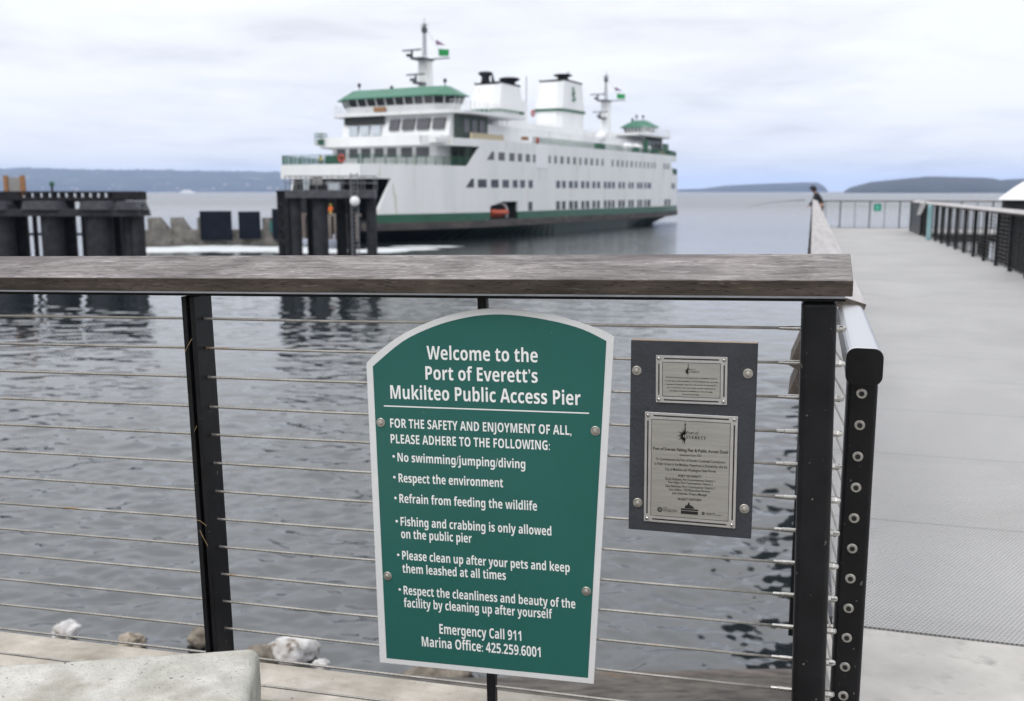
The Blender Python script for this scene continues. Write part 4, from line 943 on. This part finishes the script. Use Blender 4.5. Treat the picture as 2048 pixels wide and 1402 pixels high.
def rescue_boat():
    o = tag(empty('rescue_boat', FM(-31.2, -11.6, 2.75), (0, 0, R(90-14.05))), 'orange rescue boat under a white davit in the ferry side recess', 'boat')
    b = MB(); b.tube([(-2.6, -.7, .9), (-1.0, -.85, .8), (1.6, -.8, .8), (2.5, 0, 1.0), (1.6, .8, .8), (-1.0, .85, .8), (-2.6, .7, .9)], .34, 8); b.build('tube_collar', M['orange'], o, smooth=True)
    b = MB(); b.prism([(-2.5, -.2, .15), (1.4, -.2, .15), (1.4, .2, .15), (-2.5, .2, .15)], [(-2.6, -.8, .8), (2.2, -.6, .8), (2.2, .6, .8), (-2.6, .8, .8)]); b.build('hull', M['orange'], o)
    b = MB(); b.box(-1.8, .8, -.5, .5, .8, 1.5); b.build('console', M['rubber'], o)
    d = tag(empty('boat_davit', FM(-27.9, -11.4, 2.75), (0, 0, R(90-14.05))), 'curved white davit arm over the orange rescue boat', 'davit')
    MB().tube([(0, 0, 0), (0, 0, 1.1), (-.5, 0, 1.75), (-1.7, 0, 2.1), (-3.2, 0, 1.9)], [.28, .26, .24, .2, .15], 8).build('arm', M['shipwhite'], d, smooth=True)
rescue_boat()
fa = R(90-14.05)
person(FM(-54.6, -1.05, 3.0), fa+PI, 'ferry worker in orange and yellow safety clothing on the near car deck end', top='vest', legs='yellow', helmet='yellow', s=1.05, puff=.05)
person(FM(-43.6, 9.6, 9.74), fa+PI, 'passenger in yellow jacket standing in the dark upper porch of the ferry', top='yellow', legs='jacket', s=1.05)
# ------------------------------------------------------------------ slip structures in the water
M['railgrey'] = mat('dull_grey_railing', (.13, .135, .15), (.18, .185, .20), 2, .6)
def dolphin_right():
    # local frame: x to the right across the photo, y away, z up from the water
    o = at(655, 440, 82); t = tag(empty('berthing_dolphin', (o.x, o.y, WZ), (0, 0, YAW)), 'black steel pile dolphin with railed platform and ladder before the ferry bow', 'dolphin')
    k = 82/F; X = lambda px: (px-655)*k; Z = lambda py: at(655, py, 82).z-WZ
    for xa, xb, y, m in ((582, 604, 0, 'pile'), (626, 656, 0, 'pile'), (688, 706, 1.4, 'pile'), (732, 753, 0, 'pile'), (606, 622, 1.6, 'rubber'), (664, 686, 1.8, 'rubber')):
        r = X(xb)-X(xa); MB().lathe([(r/2, -2), (r/2, Z(396))], ((X(xa)+X(xb))/2, y, 0), n=18).build('pile', M[m], t, smooth=False)
    MB().box(X(578), X(752), -1.1, .9, Z(396.5), Z(380)).build('platform', M['greymetal'], t, bevel=.05)
    MB().box(X(625), X(660), -1.0, -.4, Z(380), Z(370)).build('fender_bracket', M['rubber'], t)
    b = MB(); b.box(X(557), X(577), -.4, 2.2, Z(384), Z(381)); b.box(X(557), X(563), -.2, 2.0, 0, Z(384))
    for z in (384, 405, 430, 455, 480): b.box(X(558), X(580), -.3, -.0, Z(z+6), Z(z))
    b.box(X(572), X(580), -.3, .5, 0, Z(384)); b.build('fender_frame', M['rubber'], t)
    b = MB(); xs = [X(q) for q in (579, 600, 620, 640, 662, 684, 706, 727, 752)]
    for y in (-1.0, .8):
        for zz in (.55, 1.1): b.tube([(xs[0], y, Z(380)+zz), (xs[-1], y, Z(380)+zz)], .035, 5)
        for x in xs: b.tube([(x, y, Z(380)), (x, y, Z(380)+1.12)], .04, 5)
    for x in (xs[0], xs[-1]):
        for zz in (.55, 1.1): b.tube([(x, -1, Z(380)+zz), (x, .8, Z(380)+zz)], .035, 5)
    b.build('railing', M['railgrey'], t)
    b = MB()
    for x in (X(708), X(721)): b.tube([(x, -1.25, -.5), (x, -1.25, Z(346))], .05, 6)
    for i in range(24): b.tube([(X(708), -1.25, .2+i*.33), (X(721), -1.25, .2+i*.33)], .03, 5)
    b.build('ladder', M['railgrey'], t)
    b = MB(); b.box(X(608), X(620), .2, .7, Z(380), Z(356)); b.build('control_box', M['paleglass'], t); MB().box(X(626), X(644), .1, .75, Z(380), Z(352)).build('control_box', M['greypanel'], t)
    MB().box(X(654), X(680), .2, .7, Z(380), Z(364)).build('control_box', M['paleglass'], t)
    b = MB(); b.lathe([(.05, -.15), (.36, -.1), (.40, .0), (.36, .12), (.05, .3)], (X(716), -1.55, Z(402)), 'Y', 18); b.tube([(X(716), -1.2, Z(402)), (X(716), -.9, Z(396))], .08, 6); b.build('round_lamp', M['lampwhite'], t, smooth=True)
dolphin_right()
def dolphin_left():
    o = at(150, 440, 84); t = tag(empty('berthing_dolphin', (o.x, o.y, WZ), (0, 0, YAW)), 'long black timber and steel wingwall filling the left edge behind the railing', 'dolphin')
    k = 84/F; X = lambda px: (px-150)*k; Z = lambda py: at(150, py, 84).z-WZ
    for c, w, y in ((-60, 40, 0), (8, 42, 0), (105, 44, 0), (198, 52, 0), (254, 30, .6), (276, 26, -.2), (-30, 36, 0)):
        MB().lathe([(w*k/2, -2), (w*k/2, Z(408))], (X(c), y, 0), n=18).build('pile', M['pile'], t)
    b = MB(); b.prism([(X(-90), -1.3, Z(432)), (X(292), -1.3, Z(432)), (X(292), 1.2, Z(432)), (X(-90), 1.2, Z(432))], [(X(-90), -1.3, Z(418)), (X(288), -1.3, Z(418)), (X(288), 1.2, Z(418)), (X(-90), 1.2, Z(418))])
    b.prism([(X(284), -1.2, Z(424)), (X(297), -.7, Z(421)), (X(297), .5, Z(421)), (X(284), 1, Z(424))], [(X(284), -1.2, Z(415)), (X(297), -.7, Z(423-3)), (X(297), .5, Z(423-3)), (X(284), 1, Z(415))]); b.build('waler', M['pile'], t)
    for xa, xb in ((-60, 20), (66, 124), (178, 226), (248, 284)):
        b = MB(); b.prism([(X(xa-4), -1.5, Z(419)), (X(xb+6), -1.5, Z(419)), (X(xb+6), 1, Z(419)), (X(xa-4), 1, Z(419))], [(X(xa), -1.5, Z(402)), (X(xb), -1.5, Z(402)), (X(xb), 1, Z(402)), (X(xa), 1, Z(402))]); b.build('bracket', M['greymetal'], t)
    gaps = [(36, 49), (54, 68), (133, 147), (151, 164)]; edges = [-90]+[v for g in gaps for v in g]+[226]
    b = MB()
    for a, c in zip(edges[::2], edges[1::2]): b.box(X(a), X(c), 1.4, 1.9, -1, Z(401))
    b.build('fender_timber', M['rubber'], t)
    b = MB()
    for zz in (399, 422, 468): b.box(X(-90), X(232), 1.95, 2.3, Z(zz+5), Z(zz))
    b.build('waler', M['rubber'], t)
    b = MB(); g = [36, 53, 71, 88, 105, 121, 138, 153, 169, 185, 200, 216]
    b.box(X(-90), X(276), .6, 2.2, Z(401), Z(395)); e = [-90]+[v for q in g for v in (q, q+10)]+[232]
    for a, c in zip(e[::2], e[1::2]): b.box(X(a), X(c), .7, 1.3, Z(395), Z(384))
    b.box(X(-90), X(276), .7, 1.3, Z(386), Z(382.5)); b.box(X(222), X(274), .5, 2.4, Z(400), Z(383)); b.build('timber_cap', M['rubber'], t)
    s = tag(empty('timber_frame', (at(28, 372, 85).x, at(28, 372, 85).y, WZ), (0, 0, YAW)), 'grey panel between two orange timber posts on the left wingwall', 'marker board')
    q = 85/F; z0, z1 = at(28, 392, 85).z-WZ, at(28, 351, 85).z-WZ
    for c in (13, 46): MB().box((c-28-4)*q, (c-28+4)*q, -.15, .15, z0, z1).build('post', M['orangewood'], s)
    MB().box(-10.5*q, 13*q, -.06, .06, z0+.4, z1-.15).build('panel', M['greypanel'], s)
    l = tag(empty('navigation_lamp', (at(104, 375, 84.5).x, at(104, 375, 84.5).y, WZ), (0, 0, YAW)), 'small green lantern on a thin post above the left wingwall', 'lamp')
    z = at(104, 384, 84.5).z-WZ; MB().tube([(0, 0, z-.3), (0, 0, z+.45)], .09, 8).build('post', M['rubber'], l); MB().lathe([(.1, 0), (.2, .06), (.2, .34), (.08, .44)], (0, 0, z+.45)).build('lantern', M['shipgreen'], l)
dolphin_left()
M['navy'] = mat('black_navy_panel', (.004, .007, .013), (.009, .013, .022), .8, .85, spec=.15)
def float_dock():
    p, q = at(296, 486, 122), at(560, 478, 122); o = p
    t = tag(empty('dock_wall', (o.x, o.y, WZ), (0, 0, YAW+R(6))), 'stained concrete dock wall with stepped gaps between the two black dolphins', 'dock')
    k = 122/F; X = lambda px: (px-296)*k; Z = lambda py: max(-.5, 3.55-(py-437)*k*1.02)
    MB().box(X(285), X(575), 0, 3, -.6, Z(465)).build('base', M['oldconc'], t, bevel=.05)
    for x0, x1, xs in ((297, 315, 333), (341, 358, 374), (393, 403, 404)):
        b = MB(); b.prism([(X(x0), .1, Z(465.2)), (X(xs), .1, Z(465.2)), (X(xs), 2.6, Z(465.2)), (X(x0), 2.6, Z(465.2))], [(X(x0), .1, Z(441)), (X(x1), .1, Z(441)), (X(x1), 2.6, Z(441)), (X(x0), 2.6, Z(441))]); b.build('block', M['oldconc'], t)
    MB().box(X(520), X(535), .1, 2.6, Z(465.2), Z(442)).build('block', M['oldconc'], t)
    MB().box(X(535), X(541), -.2, .3, Z(470), Z(448)).build('teal_fender', M['teal'], t)
    for x0, x1, za, zb in ((400, 461, 484, 428), (475, 517, 482, 429), (541, 560, 482, 424)):
        MB().box(X(x0), X(x1), -.5, -.02, Z(za), Z(zb)).build('fender_panel', M['navy'], t, bevel=.06)
float_dock()

def breakwater():
    p = at(1925, 464, 140); t = tag(empty('floating_breakwater', (p.x, p.y, WZ), (0, 0, YAW)), 'low dark floating breakwater seen through the right hand pier railing', 'breakwater')
    for i in range(4): MB().box(-5.4+i*2.8, -2.8+i*2.8, -1, 1, -.4, 1.1).build('float', M['rubber'], t)
    MB().box(-5.5, 5.9, -.8, .8, 1.1, 1.35).build('deck', M['greymetal'], t)
breakwater()

# ------------------------------------------------------------------ water
def water_mat():
    m = bpy.data.materials.new('sea_water'); m.use_nodes = True; nt = m.node_tree; N = nt.nodes.new; L = nt.links.new
    b = nt.nodes['Principled BSDF']; b.inputs['IOR'].default_value = 2.05; b.inputs['Roughness'].default_value = .05
    tc = N('ShaderNodeTexCoord'); sep = N('ShaderNodeSeparateXYZ'); L(tc.outputs['Object'], sep.inputs[0])
    def Mt(op, a, c=None, cl=False):
        n = N('ShaderNodeMath'); n.operation = op; n.use_clamp = cl
        for i, v in enumerate((a, c)):
            if v is None: continue
            if isinstance(v, (int, float)): n.inputs[i].default_value = v
            else: L(v, n.inputs[i])
        return n.outputs[0]
    def nz(sc, det, stretch, rot, dist=0., rough=.5):
        mp = N('ShaderNodeMapping'); mp.inputs['Rotation'].default_value = (0, 0, rot); mp.inputs['Scale'].default_value = stretch; L(tc.outputs['Object'], mp.inputs[0])
        n = N('ShaderNodeTexNoise'); n.inputs['Scale'].default_value = sc; n.inputs['Detail'].default_value = det; n.inputs['Distortion'].default_value = dist; n.inputs['Roughness'].default_value = rough
        L(mp.outputs[0], n.inputs['Vector']); return n.outputs['Fac']
    h = Mt('ADD', Mt('MULTIPLY', nz(5.0, 3, (.6, 1, 1), R(6), .4), .35), nz(2.2, 2, (.6, 1, 1), R(-20), .3))
    far = Mt('MULTIPLY', Mt('SUBTRACT', sep.outputs[1], 45.0), 1/120, True)     # beyond the modelled ripples the bump takes over
    bn = N('ShaderNodeBump'); bn.inputs['Strength'].default_value = 1.0; L(Mt('ADD', .003, Mt('MULTIPLY', far, .09)), bn.inputs['Distance']); L(h, bn.inputs['Height']); L(bn.outputs[0], b.inputs['Normal'])
    # churned foam between the dolphins and along the bow
    def blob(cx, cy, rx, ry, rot):
        c, s = math.cos(rot), math.sin(rot)
        dx, dy = Mt('SUBTRACT', sep.outputs[0], cx), Mt('SUBTRACT', sep.outputs[1], cy)
        u = Mt('DIVIDE', Mt('ADD', Mt('MULTIPLY', dx, c), Mt('MULTIPLY', dy, s)), rx); v = Mt('DIVIDE', Mt('SUBTRACT', Mt('MULTIPLY', dy, c), Mt('MULTIPLY', dx, s)), ry)
        return Mt('SUBTRACT', 1.0, Mt('ADD', Mt('MULTIPLY', u, u), Mt('MULTIPLY', v, v)), True)
    fs = None
    for px, py, rx, ry in FOAM:
        p = on_z(px, py, WZ); q = blob(p.x, p.y, rx, ry, YAW); fs = q if fs is None else Mt('MAXIMUM', fs, q)
    fn = nz(.35, 6, (1, 1, 1), 0, .5, .65)
    f = Mt('MULTIPLY', Mt('SUBTRACT', Mt('ADD', Mt('MULTIPLY', fs, .70), fn), .72), 4.0, True)
    col = N('ShaderNodeMixRGB'); L(f, col.inputs[0]); col.inputs[1].default_value = (.020, .026, .030, 1); col.inputs[2].default_value = (.55, .585, .60, 1); L(col.outputs[0], b.inputs['Base Color'])
    L(Mt('ADD', Mt('MULTIPLY', f, .6), Mt('ADD', .05, Mt('MULTIPLY', Mt('MULTIPLY', Mt('SUBTRACT', sep.outputs[1], 60.0), 1/400, True), .22))), b.inputs['Roughness'])
    return m
FOAM = [(420, 497, 11, 9), (340, 499, 9, 8), (520, 498, 9, 8), (640, 502, 7, 6), (735, 502, 6, 5), (800, 498, 6, 4), (850, 493, 6, 2.5)]
def water():
    # a fan of real ripples that widens away from the shore out to the horizon
    ds = [8.5]
    while ds[-1] < 150: ds.append(ds[-1]*1.0030)
    while ds[-1] < 10500: ds.append(ds[-1]*1.06)
    d = np.array(ds)[:, None]; a = np.linspace(-1.0, 1.0, 860)[None, :]
    fx, fy, rx, ry = FWD.x, FWD.y, RGT.x, RGT.y
    X = fx*d+rx*a*d; Y = fy*d+ry*a*d; Zs = np.zeros_like(X); sp = (d*.0030)*np.ones_like(X)
    g = np.random.default_rng(5); n = 130
    lam = .20*(3.4/.20)**g.random(n)**1.25; th = math.atan2(fy, fx)+R(-16)+g.normal(0, .62, n); ph = g.random(n)*2*PI
    patch = .75+.45*np.sin(X*.11+1.3*np.sin(Y*.07)+1)*np.sin(Y*.09+.9*np.sin(X*.05))
    for l, t_, p_ in zip(lam, th, ph):
        k = 2*PI/l; amp = SLOPE*math.sqrt(2/n)/k*(1.45 if l < .8 else 1.1 if l < 1.6 else .72)
        fade = np.clip((l/sp-2.5)/3.0, 0, 1)
        Zs += amp*fade*np.sin(k*(X*math.cos(t_)+Y*math.sin(t_))+p_)
    Zs *= np.clip(patch, .4, 1.2)*np.clip(1.30-d/75, .42, 1.15)
    v = np.stack([X, Y, Zs], -1).reshape(-1, 3); r, c = X.shape
    i = np.arange((r-1)*c).reshape(r-1, c)[:, :-1].ravel(); q = np.stack([i, i+1, i+c+1, i+c], -1)
    me = bpy.data.meshes.new('water'); me.vertices.add(len(v)); me.vertices.foreach_set('co', v.ravel().astype(np.float32))
    me.loops.add(q.size); me.loops.foreach_set('vertex_index', q.ravel().astype(np.int32)); me.polygons.add(len(q)); me.polygons.foreach_set('loop_start', (np.arange(len(q))*4).astype(np.int32))
    me.update(calc_edges=True); me.validate(); me.shade_smooth(); me.materials.append(water_mat())
    o = bpy.data.objects.new('water', me); COL.objects.link(o); o.location = (0, 0, WZ); struct(o)
SLOPE = .138
water()

# ------------------------------------------------------------------ far shores
def shore(name, d, sil, depth, m, bump, seed):
    bm = bmesh.new(); rows = []; xs = [x for x, _ in sil]; n = 420
    def top(x):
        for (a, ya), (b, yb) in zip(sil, sil[1:]):
            if a <= x <= b: return ya+(yb-ya)*(x-a)/(b-a)
    for j, (f, g) in enumerate(((0, 0), (.0, .10), (.05, .32), (.18, .62), (.4, .86), (.7, 1.0), (1.0, .9), (1.5, .3), (1.7, 0))):
        row = []
        for i in range(n+1):
            x = xs[0]+(xs[-1]-xs[0])*i/n; p = at(x, 382, d); H = max(0, at(x, top(x), d).z-WZ); w = p*(depth*f/d); H *= 1+depth*f/d
            h = H*g*(1+(bump*noise.noise(Vector((i*.33+seed, j*1.7, 0)))+bump*1.1*noise.noise(Vector((i*.9+seed, j*2.3, 4))) if 0 < g < 1.01 else 0))
            row.append(bm.verts.new((p.x+w.x, p.y+w.y, WZ-.5+h)))
        rows.append(row)
    for a, b in zip(rows, rows[1:]):
        for i in range(n): bm.faces.new((a[i], a[i+1], b[i+1], b[i]))
    mb = MB(); mb.bm.free(); mb.bm = bm; return struct(mb.build(name, m, smooth=False))
M['forest'] = mat('far_forest', (.012, .022, .016), (.04, .055, .035), .006, .95, spots=[((.20, .18, .13), .0045, .60, .06)], stretch=(1, 1, 6))
M['forest2'] = mat('island_forest', (.008, .014, .016), (.025, .032, .030), .006, .95, stretch=(1, 1, 4))
shore('hill', 8800, [(-420, 336), (-150, 334), (0, 338), (60, 335), (130, 337), (200, 339), (300, 339), (400, 341), (480, 342), (560, 344), (700, 347), (900, 352), (1100, 362), (1260, 380)], 900, M['forest'], .035, 3)
shore('hill', 7500, [(1180, 380), (1330, 379.5), (1405, 377), (1450, 371), (1500, 368.5), (1560, 366), (1610, 364.5), (1634, 365), (1648, 372), (1656, 382)], 500, M['forest2'], .02, 9)
shore('hill', 3900, [(1688, 382), (1700, 375), (1740, 364), (1790, 359), (1820, 356), (1850, 353), (1900, 354), (1960, 355), (1985, 357), (2000, 360), (2030, 358), (2090, 356), (2250, 350), (2500, 348)], 700, M['forest2'], .03, 5)
def house(x, y, d, w, h, m, label):
    p = at(x, y, d); t = tag(empty('shore_house', (p.x, p.y, p.z), (0, 0, YAW+random.uniform(-.4, .4))), label, 'house', 'pale houses along the far left shore')
    MB().box(-w/2, w/2, -w*.35, w*.35, -6, h).build('wall', m, t)
    b = MB(); b.prism([(-w*.55, -w*.4, h), (w*.55, -w*.4, h), (w*.55, w*.4, h), (-w*.55, w*.4, h)], [(-w*.55, -.2, h+w*.25), (w*.55, -.2, h+w*.25), (w*.55, .2, h+w*.25), (-w*.55, .2, h+w*.25)]); b.build('roof', M['greypanel'], t)
rs = random.Random(4)
for i in range(22):
    x = rs.choice([rs.uniform(20, 300), rs.uniform(300, 555), rs.uniform(300, 555)]); y = rs.choice([379, 380, 378, 374, 371, 366])+rs.uniform(-1, 1)
    house(x, y, 8785 if y > 376 else 8850 if y > 370 else 8960, rs.uniform(16, 34), rs.uniform(8, 14), M['beige'] if i % 3 else M['oldconc'], 'tiny pale house among trees on the hazy far left shore')
def far_boat():
    p = on_z(374, 385.5, WZ); p = at(374, 383.6, 3300); t = tag(empty('far_boat', (p.x, p.y, WZ), (0, 0, YAW)), 'small white boat far off below the hazy left shore', 'boat')
    b = MB(); b.prism([(-22, -4, -.5), (20, -4, -.5), (20, 4, -.5), (-22, 4, -.5)], [(-24, -5, 5), (27, -2, 6), (27, 2, 6), (-24, 5, 5)]); b.build('hull', M['lampwhite'], t); MB().box(-14, 12, -4, 4, 5, 11).build('cabin', M['lampwhite'], t)
far_boat()

# ------------------------------------------------------------------ haze
def haze():
    o = MB().box(-14200, 14200, -700, 27400, WZ-1, 330).build('haze', None or bpy.data.materials.new('haze_air'))
    m = o.data.materials[0]; m.use_nodes = True; nt = m.node_tree; nt.nodes.clear()
    out = nt.nodes.new('ShaderNodeOutputMaterial'); v = nt.nodes.new('ShaderNodeVolumePrincipled')
    v.inputs['Density'].default_value = HAZE; v.inputs['Color'].default_value = (.54, .68, 1.0, 1); v.inputs['Anisotropy'].default_value = 0
    nt.links.new(v.outputs[0], out.inputs['Volume']); struct(o, 'stuff')
HAZE = 7.5e-5
haze()
